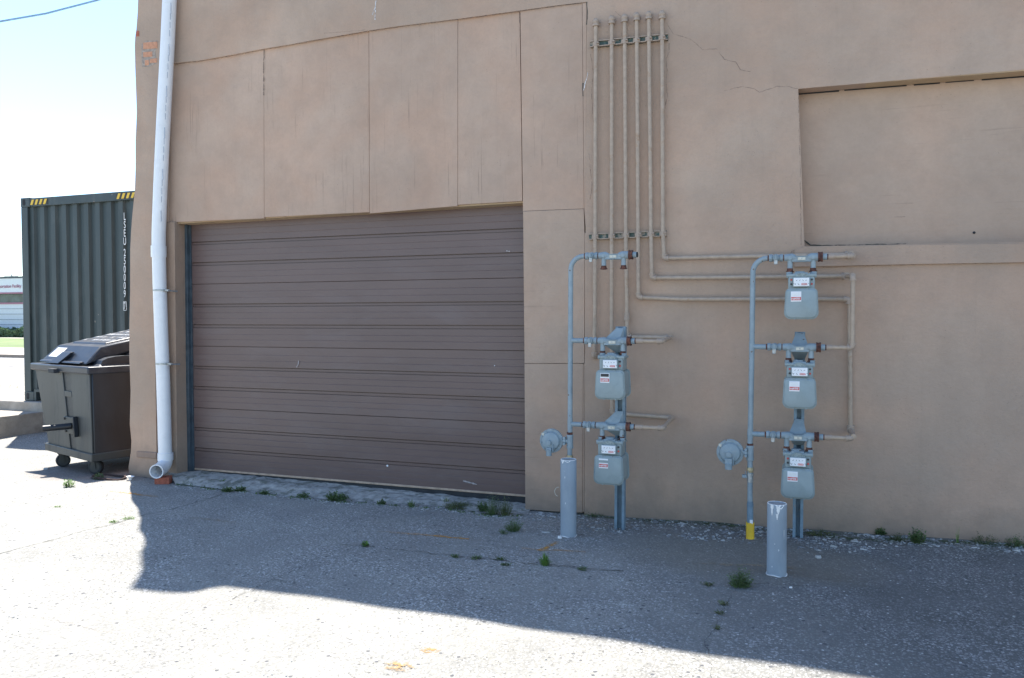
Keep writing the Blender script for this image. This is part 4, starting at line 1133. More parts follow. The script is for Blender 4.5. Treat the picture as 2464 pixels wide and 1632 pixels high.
# bollards
def bollard(px, ybase, ytop, r, label, chips):
    b_ = GG(px, ybase); b_.y += r * .9
    zt_b = W(px, ytop, b_.y).z
    t = thing('bollard', (b_.x, b_.y, gz(b_.x, b_.y)), label, 'bollard', 'steel bollards in front of the meters')
    n = 40; vs = []; fs = []
    prof_ = [(r, gz(b_.x, b_.y) - .05), (r, gz(b_.x, b_.y) + .3), (r, zt_b - .004), (r - .002, zt_b), (r - .007, zt_b), (r - .008, zt_b - .006)]
    for rr_, z in prof_:
        for j in range(n):
            a_ = 2 * math.pi * j / n; vs.append(Vector((b_.x + rr_ * math.cos(a_), b_.y + rr_ * math.sin(a_), z)))
    for i in range(len(prof_) - 1):
        for j in range(n): fs.append((i * n + j, i * n + (j + 1) % n, (i + 1) * n + (j + 1) % n, (i + 1) * n + j))
    MB().add(vs, fs, True).build('steel_tube', M_boll, t)
    top = MB().cyl((b_.x, b_.y, zt_b - .03), (b_.x, b_.y, zt_b - .004), r - .007, n=32); top.build('cement_fill', M_concrete_top, t)
    # worn white rim
    m_ = MB().tube([Vector((b_.x + (r - .003) * math.cos(a_), b_.y + (r - .003) * math.sin(a_), zt_b - .0005 + rnd.uniform(-.0008, .0006))) for a_ in [2 * math.pi * j / 48 for j in range(49)]], .0022, 6, caps=False)
    m_.build('worn_rim', M_chip, t)
    for (a0, z0, h, w_) in chips:
        m_ = MB(); vs = []
        k_ = 7
        for i in range(k_ + 1):
            f_ = i / k_; half = w_ / 2 * (1 - f_ * .8) * rnd.uniform(.6, 1.2)
            for sg in (-1, 1):
                aa = R(a0) + sg * half / r; vs.append(Vector((b_.x + (r + .0012) * math.cos(aa), b_.y + (r + .0012) * math.sin(aa), zt_b - z0 - h * f_)))
        m_.add(vs, [(2 * i, 2 * i + 1, 2 * i + 3, 2 * i + 2) for i in range(k_)]); m_.build('paint_chip', M_chip, t)
    # uneven line of cement round the foot
    pts = [Vector((b_.x + (r + .002) * math.cos(a_), b_.y + (r + .002) * math.sin(a_), gz(b_.x, b_.y) + .001 + .004 * math.sin(3 * a_ + 1))) for a_ in [2 * math.pi * j / 40 for j in range(41)]]
    MB().tube(pts, .0028, 6, caps=False).build('foot_grout', M_chip, t)
    return b_
bl = bollard(1363, 1293, 1105, .0500, 'left pale blue steel bollard close to the overhead door', [(-118, .0, .02, .03), (-80, .0, .012, .05), (-100, .10, .012, .006), (-95, .26, .012, .006)])
br = bollard(1868, 1388, 1211, .0495, 'right pale blue steel bollard with white paint chips near its top', [(-118, .0, .055, .018), (-82, .0, .045, .03), (-70, .0, .02, .05), (-88, .045, .03, .014), (-100, .20, .006, .006), (-45, .13, .05, .004), (-115, .32, .008, .006)])
# white wire loop behind the left bollard
p0 = W(1346, 1180, -.56); pts = [p0 + Vector((-.028 * math.sin(t_) - .003, 0, .02 - .03 * (1 - math.cos(t_)) )) for t_ in [i * .35 for i in range(9)]]
tag(MB().tube(pts, .0016, 6).build('loose_wire', M_alu), 'thin pale wire curling out beside the left bollard', 'wire')

# ------------------------------------------------------------------ shipping container
cw, ch, cl = 2.438, 2.591, 6.058
co = cont0.copy(); co.z = .287
ct = thing('shipping_container', co, 'dark green corrugated shipping container with white number down its end', 'shipping container')
def cb(x0, x1, y0, y1, z0, z1): return (co + Vector((x0, y0, z0)), co + Vector((x1, y1, z1)))
# corrugated front
def corr(L, per=.185, dpt=.034):
    pts = []; x = 0
    while x < L:
        for dx, d in ((0, 0), (.070, 0), (.092, dpt), (.163, dpt), (.185, 0)):
            if dx == .185: break
            if x + dx <= L: pts.append((x + dx, d))
        x += per
    pts.append((L, 0)); return pts
m_ = MB(); cp = corr(cw - .22); vs = []
for x, d in cp:
    vs.append(co + Vector((.11 + x, .035 + d, .15))); vs.append(co + Vector((.11 + x, .035 + d, ch - .11)))
m_.add(vs, [(2 * i, 2 * i + 2, 2 * i + 3, 2 * i + 1) for i in range(len(cp) - 1)]); m_.build('end_panel', M_cont, ct)
m_ = MB(); vs = []
cp = corr(cl - .3)
for x, d in cp:
    vs.append(co + Vector((.03 + d, .15 + x, .15))); vs.append(co + Vector((.03 + d, .15 + x, ch - .06)))
m_.add(vs, [(2 * i, 2 * i + 1, 2 * i + 3, 2 * i + 2) for i in range(len(cp) - 1)]); m_.build('side_panel', M_cont, ct)
MB().box(*cb(cw - .05, cw - .02, .1, cl - .1, .1, ch - .05)).build('side_panel', M_cont, ct)
MB().box(*cb(.05, cw - .05, .05, cl, ch - .04, ch - .02)).build('roof_panel', M_cont, ct)
MB().box(*cb(.05, cw - .05, cl - .04, cl, .1, ch - .05)).build('rear_panel', M_cont, ct)
for x0, x1 in ((0, .115), (cw - .115, cw)):
    MB().box(*cb(x0, x1, .003, .12, .118, ch - .118)).build('corner_post', M_cont, ct, bevel=.006)
MB().box(*cb(.165, cw - .165, .004, .09, ch - .115, ch - .01)).build('top_rail', M_cont, ct, bevel=.004)
bm = MB(); bm.box(*cb(.165, .20, .004, .09, 0.005, .15)); bm.box(*cb(.20, .36, .004, .09, .115, .15)); bm.box(*cb(.36, cw - .165, .004, .09, 0.005, .15)); bm.build('bottom_rail', M_cont, ct)
MB().box(*cb(.19, .37, .06, .085, .01, .13)).build('fork_pocket', M_dark, ct)
MB().box(*cb(0, .08, .1, cl, 0, .15)).build('bottom_rail', M_cont, ct)
MB().box(*cb(0.01, .07, .1, cl, ch - .1, ch - .01)).build('top_rail', M_cont, ct)
for x0 in (0, cw - .162):
    for z0 in (0, ch - .118):
        for y0 in (0, cl - .16):
            fo = MB().box(*cb(x0, x0 + .162, y0, y0 + .12, z0, z0 + .118)).build('corner_casting', M_cont, ct, bevel=.006)
            if y0 == 0:
                c_ = co + Vector((x0 + (.06 if x0 == 0 else .1), -.001, z0 + .06)); vs = []
                pts = [(.022 * math.cos(a_), .022 * math.sin(a_) + (.018 if math.sin(a_) > 0 else -.018)) for a_ in [2 * math.pi * j / 20 for j in range(20)]]
                MB().prism([[(c_.x + a_, c_.z + b_) for a_, b_ in pts]], c_.y - .002, c_.y + .004).build('lashing_hole', M_dark, fo)
for x0 in (.17, 1.60):
    hz = MB().box(*cb(x0, x0 + .30, -.001, .004, ch - .098, ch - .032)).build('hazard_stripe', M_black, ct)
    m_ = MB()
    for j in range(4):
        xa = x0 + .005 + j * .074
        m_.prism([[(co.x + xa, co.z + ch - .097), (co.x + xa + .038, co.z + ch - .097), (co.x + xa + .066, co.z + ch - .033), (co.x + xa + .028, co.z + ch - .033)]], co.y - .004, co.y - .0015)
    m_.build('yellow_bars', M_yellow, hz)
# number, one character above the other
yl = [521, 541, 561, 581, 608, 628, 647.7, 667.5, 687.3, 707]
chars = 'LSEU250009'
cy_t = co.y + .030
grp = []
m_par = ct
for c_, py in zip(chars, yl):
    p = W(301, py, cy_t)
    text_mesh(c_, .133, 'number_character', M_txt, ct, Matrix.Translation((p.x, cy_t - .006, p.z)) @ FRONT @ Matrix.Diagonal((.50, 1, 1, 1)), bold=.0015, centre=.090)
p = W(301, 736.5, cy_t)
bx = MB(); w_, h_, e_ = .026, .056, .006
for a0, b0 in (((-w_, -h_), (-w_ + e_, h_)), ((w_ - e_, -h_), (w_, h_)), ((-w_, -h_), (w_, -h_ + e_)), ((-w_, h_ - e_), (w_, h_))):
    bx.box((p.x + a0[0], cy_t - .003, p.z + a0[1]), (p.x + b0[0], cy_t - .001, p.z + b0[1]))
bx.build('check_digit_box', M_txt, ct)
text_mesh('7', .110, 'number_character', M_txt, ct, Matrix.Translation((p.x, cy_t - .006, p.z)) @ FRONT @ Matrix.Diagonal((.50, 1, 1, 1)), bold=.0015, centre=.090)

# ------------------------------------------------------------------ dumpster
TLf, TRf = Vector((-6.93, .29, .86)), Vector((-5.86, -.02, .86))
BLf, BRf = Vector((-6.67, .215, .125)), Vector((-5.76, -.095, .125))
uu = (TRf - TLf).normalized(); vv = Vector((-uu.y, uu.x, 0))
DT, DB = 1.12, 1.02
dt = thing('dumpster', ((BLf + BRf) / 2 + vv * .5) * 1.0, 'dark wheeled steel dumpster with sloping plastic lid beside the building corner', 'dumpster')
bot4 = [BLf, BRf, BRf + vv * DB, BLf + vv * DB]; top4 = [TLf, TRf, TRf + vv * DT, TLf + vv * DT]
m_ = MB(); m_.hexa(bot4, top4); m_.build('bin_body', M_bin, dt, bevel=.008)
def fp(s_, z_, o_=0):
    """point on the front face: s 0..1 left to right, z 0..1 up, o outwards"""
    return (BLf.lerp(BRf, s_)).lerp(TLf.lerp(TRf, s_), z_) - vv * o_
def fslab(s0, s1, z0, z1, o0, o1, name, m, par=None, bevel=.004):
    bm_ = MB(); bm_.hexa([fp(s0, z0, o1), fp(s1, z0, o1), fp(s1, z0, o0), fp(s0, z0, o0)], [fp(s0, z1, o1), fp(s1, z1, o1), fp(s1, z1, o0), fp(s0, z1, o0)])
    return bm_.build(name, m, par or dt, bevel=bevel)
fslab(.015, .52, .02, .99, .0, .014, 'front_sheet', M_bin_f)
fslab(.655, .985, .02, .99, .0, .014, 'front_sheet', M_bin_f)
fslab(.522, .653, .685, .755, .0, .016, 'cross_brace', M_bin_f)
fslab(.522, .653, .02, .99, .001, .004, 'front_groove', mat('groove_paint', (.035, .038, .04), .5))
pl = fslab(.49, .72, .235, .44, .015, .030, 'socket_plate', M_bin_f)
fslab(.715, .735, .215, .46, .015, .055, 'socket_plate_rib', M_bin)
c_ = fp(.625, .335, .03); ax = (-vv * .9 - uu * .35 + Vector((0, 0, -.03))).normalized()
tb = MB().tube([c_, c_ + ax * .22], .028, 20, caps=True); tb = tb.build('lifting_socket', M_bin, dt)
MB().cyl(c_ + ax * .222, c_ + ax * .219, .023, n=20).build('socket_opening', M_dark, tb)
for s_, z_ in ((.51, .26), (.68, .26), (.51, .415), (.68, .415)):
    MB().cyl(fp(s_, z_, .028), fp(s_, z_, .040), .011, n=8).build('plate_bolt', M_bin, pl)
# bottom rail and rim
m_ = MB(); q = [BLf - vv * .03 - uu * .04, BRf - vv * .03 + uu * .01, BRf + vv * (DB) + uu * .01, BLf + vv * DB - uu * .04]
m_.hexa([p - Vector((0, 0, .035)) for p in q], [p + Vector((0, 0, .035)) for p in q]); m_.build('base_frame', M_bin_f, dt, bevel=.006)
rim = [TLf - vv * .04 - uu * .035, TRf - vv * .04 + uu * .01, TRf + vv * (DT + .03) + uu * .01, TLf + vv * (DT + .03) - uu * .035]
m_ = MB(); m_.hexa([p - Vector((0, 0, .01)) for p in rim], [p + Vector((0, 0, .055)) for p in rim]); m_.build('top_rim', M_lid, dt, bevel=.012)
# hood (fixed back part) and hinged lid
def tp(s_, d_, z_): return TLf.lerp(TRf, s_) + vv * d_ + Vector((0, 0, z_ - .86))
m_ = MB(); m_.hexa([tp(.00, .06, .91), tp(.985, .06, .91), tp(.985, 1.08, .91), tp(.0, 1.08, .91)], [tp(.06, .14, .955), tp(.93, .14, .955), tp(.93, 1.04, .955), tp(.06, 1.04, .955)])
m_.build('lid_base', M_lid, dt, bevel=.02, seg=3)
m_ = MB(); m_.hexa([tp(.10, .30, .94), tp(.90, .30, .94), tp(.90, 1.08, .94), tp(.10, 1.08, .94)], [tp(.16, .50, 1.10), tp(.84, .50, 1.10), tp(.86, 1.08, 1.25), tp(.14, 1.08, 1.25)])
m_.build('lid_hood', M_lid, dt, bevel=.02, seg=3)
m_ = MB()
for s_ in (.93,):
    vs_ = []
    for i in range(9):
        a_ = math.pi * i / 8; vs_.append((.32 - .22 * math.cos(a_), .93 + .075 * math.sin(a_) ** .7))
    A_ = [tp(s_ - .10, d_, z_) for d_, z_ in vs_]; B_ = [tp(s_ + .03, d_, z_ * .985 + .012) for d_, z_ in vs_]
    n_ = len(vs_); m_.add(A_ + B_, [(i, i + n_, i + 1 + n_, i + 1) for i in range(n_ - 1)] + [tuple(range(n_ - 1, -1, -1)), tuple(range(n_, 2 * n_))], True)
m_.build('lid_shoulder', M_lid, dt)
LA = [tp(.02, .02, .925), tp(.86, .02, .925), tp(.90, .98, 1.17), tp(.06, .98, 1.17)]
LB = [tp(.10, .16, 1.085), tp(.85, .16, 1.085), tp(.93, 1.02, 1.265), tp(.13, 1.02, 1.265)]
m_ = MB(); m_.hexa(LA, LB); ld = m_.build('hinged_lid', M_lid, dt, bevel=.02, seg=3)
# raised panel with embossing in a paler tone
def lp(s_, d_, h_): 
    a_ = LB[0].lerp(LB[1], s_); b_ = LB[3].lerp(LB[2], s_); return a_.lerp(b_, d_) + Vector((-vv.x * .2, -vv.y * .2, 1)).normalized() * h_
m_ = MB(); m_.hexa([lp(.12, .08, -.01), lp(.90, .08, -.01), lp(.90, .9, -.01), lp(.12, .9, -.01)], [lp(.14, .11, .014), lp(.88, .11, .014), lp(.88, .87, .014), lp(.14, .87, .014)]); m_.build('lid_raised_panel', M_lid, ld, bevel=.006)
m_ = MB(); rr = random.Random(5)
for r_ in range(5):
    x = .18
    while x < .82:
        L_ = rr.uniform(.03, .09); d0 = .17 + r_ * .13
        if rr.random() < .85:
            m_ = MB(); m_.hexa([lp(x, d0, .010), lp(x + L_ * .6, d0, .010), lp(x + L_ * .6, d0 + .07, .010), lp(x, d0 + .07, .010)], [lp(x, d0, .0185), lp(x + L_ * .6, d0, .0185), lp(x + L_ * .6, d0 + .07, .0185), lp(x, d0 + .07, .0185)]); m_.build('embossed_letter', mat('pale_lid_letters', (.15, .17, .20), .4, var=.2), ld, bevel=.004)
        x += L_
# lid front details
def lf(s_, z_, o_): 
    a_ = LA[0].lerp(LA[1], s_); b_ = LB[0].lerp(LB[1], s_); return a_.lerp(b_, z_) - vv * o_
def lslab(s0, s1, z0, z1, o0, o1, name, m, sk=0):
    bm_ = MB(); bm_.hexa([lf(s0, z0, o1), lf(s1, z0, o1), lf(s1, z0, o0), lf(s0, z0, o0)], [lf(s0 + sk, z1, o1), lf(s1 + sk, z1, o1), lf(s1 + sk, z1, o0), lf(s0 + sk, z1, o0)]); return bm_.build(name, m, ld, bevel=.003)
lslab(.07, .30, .34, .86, .0, .004, 'paper_sticker', M_white)
lslab(.32, .52, .02, .66, .01, .045, 'lid_handle', M_lid, .06)
lslab(.05, .92, .06, .16, .0, .03, 'lid_ridge', M_lid)
p = LB[2] - Vector((0, 0, .055)) - vv * .07
MB().cyl(p - uu * .0, p + uu * .022, .022, n=14).build('hinge_bolt', M_white, ld)
# latch below rim, castors
fslab(.40, .50, .975, 1.03, .03, .08, 'latch', M_rubber)
def castor(x, y, lab=None, mat_t=M_rubber, ang=0):
    z0 = gz(x, y); r_ = .062
    g_ = MB(); c_ = Vector((x, y, z0 + r_)); ax_ = Vector((math.cos(ang), math.sin(ang), 0))
    pr_ = [(-.024, .045), (-.024, .056), (-.018, r_), (.018, r_), (.024, .056), (.024, .045)]
    n_ = 28; vs = []; fs = []
    w1 = Vector((0, 0, 1)); w2 = ax_.cross(w1)
    for a_, q_ in pr_:
        for j in range(n_):
            t_ = 2 * math.pi * j / n_; vs.append(c_ + ax_ * a_ + (w1 * math.cos(t_) + w2 * math.sin(t_)) * q_)
    for i in range(len(pr_) - 1):
        for j in range(n_): fs.append((i * n_ + j, (i + 1) * n_ + j, (i + 1) * n_ + (j + 1) % n_, i * n_ + (j + 1) % n_))
    g_.add(vs, fs, True)
    fk = MB(); 
    for s_ in (-.032, .032):
        a_ = c_ + ax_ * s_
        fk.hexa([a_ + w2 * .014 - ax_ * .003 - w1 * .012, a_ - w2 * .014 - ax_ * .003 - w1 * .012, a_ - w2 * .014 + ax_ * .003 - w1 * .012, a_ + w2 * .014 + ax_ * .003 - w1 * .012],
                [a_ + w2 * .045 - ax_ * .003 + w1 * .075, a_ + w2 * .0 - ax_ * .003 + w1 * .075, a_ + w2 * .0 + ax_ * .003 + w1 * .075, a_ + w2 * .045 + ax_ * .003 + w1 * .075])
    fk.hexa([c_ + w2 * .05 - ax_ * .04 + w1 * .072, c_ - w2 * .01 - ax_ * .04 + w1 * .072, c_ - w2 * .01 + ax_ * .04 + w1 * .072, c_ + w2 * .05 + ax_ * .04 + w1 * .072],
            [c_ + w2 * .05 - ax_ * .04 + w1 * .082, c_ - w2 * .01 - ax_ * .04 + w1 * .082, c_ - w2 * .01 + ax_ * .04 + w1 * .082, c_ + w2 * .05 + ax_ * .04 + w1 * .082])
    f_ = fk.build('castor_fork', M_bin_f, dt)
    w_o = g_.build('castor_wheel', mat_t, f_)
    MB().cyl(c_ - ax_ * .026, c_ + ax_ * .026, .045, n=20).build('wheel_hub', M_bin_f, f_)
    MB().cyl(c_ - ax_ * .030, c_ + ax_ * .030, .012, n=10).build('axle', M_rubber, f_)
castor(-6.53, .235, ang=R(-35)); castor(-5.885, .03, ang=R(-70)); castor(-6.25, 1.05, ang=R(-40)); castor(-5.65, .85, ang=R(-40))

# ------------------------------------------------------------------ far building, hedge and cable
hy = G(28, 812, .27).y; by = hy + 1.6
fb = thing('clinic_building', (-40, by, .3), 'long low pale clad building far off beyond the road with lettered fascia', 'building')
zt0 = W(28, 669.5, by).z; zf = W(28, 706.5, by).z; zw = W(28, 730, by).z
def BX(x0, x1, y0, y1, z0, z1, name, m, par=None): return MB().box((x0, y0, z0), (x1, y1, z1)).build(name, m, par or fb)
xl, xr_ = W(0, 700, by).x - 30, W(60, 700, by).x + 6
BX(xl, xr_, by, by + 14, .2, zw, 'lower_wall', M_bwall)
BX(xl, xr_, by + .15, by + 14, zw, zf, 'window_band', M_bglass)
BX(xl, xr_, by - .15, by + 14, zf, zt0, 'fascia', M_bwall)
BX(xl, xr_, by - .18, by + 14.05, zt0 - .02, zt0 + .08, 'roof_edge', M_track)
BX(xl, xr_, by - .18, by - .14, zf - .02, zf + .06, 'fascia_stripe', M_bred)
BX(xl, xr_, by - .04, by + .02, zw - .05, zw + .04, 'sill_stripe', M_bred)
for k_, py in enumerate((743, 756, 769, 781)):
    z = W(28, py, by).z; BX(xl, xr_, by - .02, by + .02, z - .02, z + .02, 'cladding_joint', mat('joint_grey', (.40, .45, .50), .6, bs=0))
p = W(54, 692, by - .2)
for line, hh in (('Transportation Facility', .33),):
    cu = text_mesh(line, .50, 'fascia_lettering', M_bred, fb, Matrix.Translation((0, 0, 0)) @ FRONT, bold=.012)
    xs_ = [v.co.x for v in cu.data.vertices]; mx_ = max(xs_) + ORG[fb.name].x; mn_ = min(xs_) + ORG[fb.name].x
    # right end of the words sits just left of the container
    want_r = W(51.5, 692, by - .16).x; want_l = W(-20, 692, by - .16).x
    sc_ = (want_r - want_l) / (mx_ - mn_)
    for v in cu.data.vertices:
        v.co.x = (v.co.x + ORG[fb.name].x - mx_) * sc_ + want_r - ORG[fb.name].x
        v.co.z = (v.co.z + ORG[fb.name].z) * sc_ * .95 + W(28, 689.5, by).z - ORG[fb.name].z
        v.co.y = by - .17 - ORG[fb.name].y
an = MB(); q = W(27, 664, by + 1); an.box((q.x - .6, q.y, q.z - .03), (q.x + .5, q.y + .05, q.z + .0)); an.box((q.x - .02, q.y, q.z - .35), (q.x + .02, q.y + .05, q.z + .1)); an.build('roof_aerial', M_steel, fb)
def hedge_mass(name, x0, x1, y0, y1, z0, z1, n, size, m, label, cat='hedge'):
    rr = random.Random(11); mb_ = MB(); vs = []; fs = []
    for i in range(n):
        x = rr.uniform(x0, x1); top_ = z1 + .12 * math.sin(x * 1.3) + .08 * math.sin(x * 3.7)
        y = rr.uniform(y0, y1); z = z0 + (top_ - z0) * rr.random() ** .7
        if rr.random() < .6: y = y0 + rr.uniform(0, .15)
        s_ = size * rr.uniform(.6, 1.4); a_ = rr.uniform(0, 6.28); b_ = rr.uniform(-1, 1)
        u_ = Vector((math.cos(a_), math.sin(a_) * .5, b_)).normalized() * s_; w_ = Vector((-b_, .4, math.cos(a_))).normalized() * s_
        o_ = len(vs); c_ = Vector((x, y, z)); vs += [c_ - u_, c_ + w_ * .5, c_ + u_, c_ - w_ * .5]; fs.append((o_, o_ + 1, o_ + 2, o_ + 3))
    mb_.add(vs, fs); mb_.box((x0, y0 + .15, z0), (x1, y1, z1 - .15))
    o_ = mb_.build(name, m); tag(o_, label, cat); return o_
zh = W(28, 789, hy).z
hx0, hx1 = W(0, 800, hy).x - 6, W(60, 800, hy).x + 3
hedge_mass('clipped_hedge', hx0, hx1, hy, hy + .9, .3, zh, 5200, .10, M_hedge, 'clipped dark green hedge at the foot of the far pale building')
# overhead cable
A_ = DP(-60, 62, 18); B_ = DP(0, 52, 18); C_ = DP(110, 33, 18.4); D_ = DP(237, 0, 18.8); E_ = DP(420, -70, 19.5)
tag(MB().tube([A_ - (B_ - A_) * 22 - Vector((0, 0, 1.0)), A_ - (B_ - A_) * 4, A_, B_, C_, D_, E_, E_ + (E_ - D_) * 9], .022, 8).build('overhead_cable', M_wire), 'single overhead cable crossing the sky at upper left', 'cable')

# ------------------------------------------------------------------ marks and cracks in the ground
def gl(pts, w, m, name='crack_line', fades=None, jit=.006, step=.03, off=.004):
    P = [GG(a_, b_) for a_, b_ in pts]
    o_ = ribbon(P, w, name, m, lift=off, jit=jit, fades=fades, step=step, ground=True); tag(o_, kind='structure'); return o_
def zz(pts, s_, ox, oy): return [(ox + a_ / s_, oy + b_ / s_) for a_, b_ in pts]
gl(zz([(-200, 740), (0, 690), (350, 595), (620, 520), (770, 485), (945, 435), (1090, 400), (1250, 365), (1400, 320), (1500, 292), (1580, 265)], 2.947, 0, 1100), .014, M_crack)
gl(zz([(-100, 292), (0, 305), (300, 345), (440, 362), (570, 375), (760, 400), (950, 430)], 2.947, 0, 1100), .005, M_hair, jit=.01)
gl(zz([(2160, 770), (2063, 820), (1900, 890), (1780, 950), (1690, 985), (1640, 1020)], 2.947, 0, 1100), .006, M_crack2, jit=.01)
gl(zz([(-60, 1070), (100, 1100), (500, 1185), (640, 1220), (830, 1255)], 2.947, 0, 1100), .004, M_hair, jit=.008)
gl(zz([(340, 180), (540, 195), (700, 212), (1000, 245), (1200, 265), (1400, 285), (1640, 315), (1900, 335), (2100, 350), (2368, 372)], 2.96, 700, 1250), .007, M_crack, jit=.012)
gl(zz([(0, 370), (130, 305), (240, 262), (360, 215)], 2.96, 700, 1250), .006, M_crack2, jit=.012)
gl(zz([(1155, 522), (1040, 516), (880, 508), (700, 500)], 2.456, 1500, 1200), .005, M_crack2, jit=.004)
gl(zz([(690, 500), (610, 610), (570, 680), (545, 780), (480, 860), (510, 1000), (520, 1061)], 2.456, 1500, 1200), .004, M_crack2, jit=.012)
gl(zz([(2100, 900), (1950, 870), (2000, 1430), ], 2.947, 0, 1100)[:2], .006, M_crack)
gl([(428, 1166), (450, 1169), (480, 1172), (520, 1176), (540, 1182)], .010, M_crack)
gl([(318, 1150), (340, 1148), (380, 1156), (420, 1160)], .008, M_crack)
OR = 'painted_marking'
gl([(905, 1280), (980, 1285), (1050, 1291), (1128, 1299)], [.03, .05, .055, .05], M_orange, OR, [.15, .6, .9, 1])
gl([(1253, 1320), (1300, 1325), (1340, 1325), (1410, 1330)], .03, M_orange, OR, [.3, .5, .7, .4])
gl([(1296, 1327), (1320, 1317), (1344, 1305)], .05, M_orange, OR, [1, 1, .4])
gl([(1655, 1357), (1720, 1359), (1780, 1361), (1840, 1362), (1935, 1371)], .035, M_orangef, OR, [.3, .9, 1, 1, .7])
gl([(262, 1183), (310, 1187), (345, 1193), (380, 1197)], .05, M_orange, OR, [.2, .7, .9, .5])
gl([(460, 1247), (510, 1252), (565, 1258)], .06, M_orangef, OR, [.4, 1, .5])
gl([(1110, 1225), (1150, 1236), (1200, 1240)], .06, M_moss_flat, 'moss_film')
c_ = GG(958, 1605); tag(patch(c_, .075, .05, 'rust_stain', M_stain), kind='structure')
c_ = GG(1034, 1568); tag(patch(c_, .05, .035, 'rust_stain', M_stain), kind='structure')
gl([(1410, 1243), (1500, 1250), (1600, 1255), (1720, 1262), (1800, 1270)], .08, M_moss_flat, 'moss_film')
gl([(1900, 1278), (1960, 1288), (2050, 1298), (2150, 1300), (2300, 1306), (2464, 1316), (2700, 1330)], .11, M_moss_flat, 'moss_film')

# ------------------------------------------------------------------ loose stones
def flake(c, s_, rr, flat=.22):
    n_ = rr.randint(5, 7); a0 = rr.uniform(0, 6.28); top_ = []; bot_ = []
    tx_, ty_ = rr.uniform(-.25, .25), rr.uniform(-.25, .25)
    for j in range(n_):
        a_ = a0 + 2 * math.pi * j / n_; q_ = s_ * rr.uniform(.6, 1.15); x = q_ * math.cos(a_); y = q_ * .8 * math.sin(a_)
        bot_.append(c + Vector((x, y, -.002))); top_.append(c + Vector((x * .75, y * .75, s_ * flat * rr.uniform(.7, 1.2) + x * tx_ + y * ty_)))
    return bot_ + top_, [tuple(range(n_ - 1, -1, -1)), tuple(range(n_, 2 * n_))] + [(j, (j + 1) % n_, (j + 1) % n_ + n_, j + n_) for j in range(n_)]
rr = random.Random(21)
for nm, m__, cnt, smin, smax in (('gravel', M_stone, 1500, .004, .016), ('gravel', M_stone_d, 1300, .005, .018)):
    mb_ = MB()
    for i in range(cnt):
        px = rr.uniform(1275, 2500); t_ = rr.random() ** 1.7
        x = W(px, 1300).x if True else 0
        y = -.02 - t_ * (.42 if px < 2150 else .16)
        if px < 1410: y = -.03 - t_ * .25
        s_ = smin + (smax - smin) * rr.random() ** 3
        if rr.random() < .05: s_ *= 1.7
        mb_.add(*flake(Vector((x, y, gz(x, y))), s_, rr))
    tag(mb_.build(nm, m__), 'loose broken gravel and mortar flakes along the foot of the wall', 'gravel', kind='stuff')
mb_ = MB()
for i in range(900):
    px = rr.uniform(-50, 2500); py = rr.uniform(1180, 1640); 
    p = GG(px, py)
    if p.y > -.25: continue
    mb_.add(*flake(p, rr.uniform(.002, .0055), rr))
tag(mb_.build('grit', M_stone), 'scattered pale grit on the worn paving', 'grit', kind='stuff')
mb_ = MB()
for i in range(200):
    x = rr.uniform(-6.3, -5.4); y = rr.gauss(.3, .2); mb_.add(*flake(Vector((x, y, gz(x, y))), rr.uniform(.003, .009), rr))
tag(mb_.build('brick_crumbs', mat('crumb_brick', (.24, .13, .10), .9, var=.4, vs=30)), 'reddish crumbs of brick below the dumpster', 'debris', kind='stuff')
def stone(px, py, s_, label, m__=M_stone, fl=.5, name='stone_chunk', cat='stone'):
    p = GG(px, py); mb_ = MB(); mb_.add(*flake(p, s_, random.Random(int(px)), fl)); o_ = mb_.build(name, m__, bevel=s_ * .08); tag(o_, label, cat, 'loose stones on the ground'); return o_
stone(1346, 1296, .016, 'small white stone touching the left foot of the left bollard', M_chip, .8)
stone(1902, 1416, .014, 'small pale stone in front of the right bollard', M_chip, .6)
stone(1968, 1342, .022, 'whitish wedge of stone right of the right bollard', M_stone, .6)
stone(1690, 1297, .018, 'pale flat stone left of the yellow sleeve', M_stone, .4)
stone(1316, 1281, .05, 'thin flat concrete flake left of the left bollard', M_stone, .12)
stone(1150, 1238, .034, 'dark rounded stone in front of the door sill weeds', M_stone_d, .5)
stone(1071, 1208, .05, 'angular concrete lump by the mossy part of the sill', M_stone, .6)
stone(110, 1129, .04, 'flat pale rubble piece on the sunlit ground left of dumpster', M_stone, .35)
stone(1562, 1323, .02, 'dark flat stone between the two bollards', M_stone_d, .2)
# crushed white cup and rusty ring near the corner
p = GG(314, 1156)
cpt = MB(); n_ = 20
pr_ = [(.012, .0), (.020, .026), (.036, .030), (.030, .026), (.010, .006)]
vs = [p + Vector((q_ * math.cos(2 * math.pi * j / n_), q_ * .8 * math.sin(2 * math.pi * j / n_), h_ + .004)) for q_, h_ in pr_ for j in range(n_)]
cpt.add(vs, [(i * n_ + j, i * n_ + (j + 1) % n_, (i + 1) * n_ + (j + 1) % n_, (i + 1) * n_ + j) for i in range(len(pr_) - 1) for j in range(n_)], True)
tag(cpt.build('crushed_cup', M_white), 'crushed white cup lying at the foot of the building corner', 'cup')
p = GG(262, 1152)
ct_ = MB().tube([p + Vector((.17 * math.cos(a_), .085 * math.sin(a_), .014 + .006 * math.sin(3 * a_))) for a_ in [2 * math.pi * j / 30 for j in range(31)]], .009, 8, caps=False)
tag(ct_.build('rusty_hoop', mat('dark_rust', (.06, .035, .03), .85, var=.5, vs=40)), 'dark rusty hoop lying on ground between dumpster and corner', 'hoop')

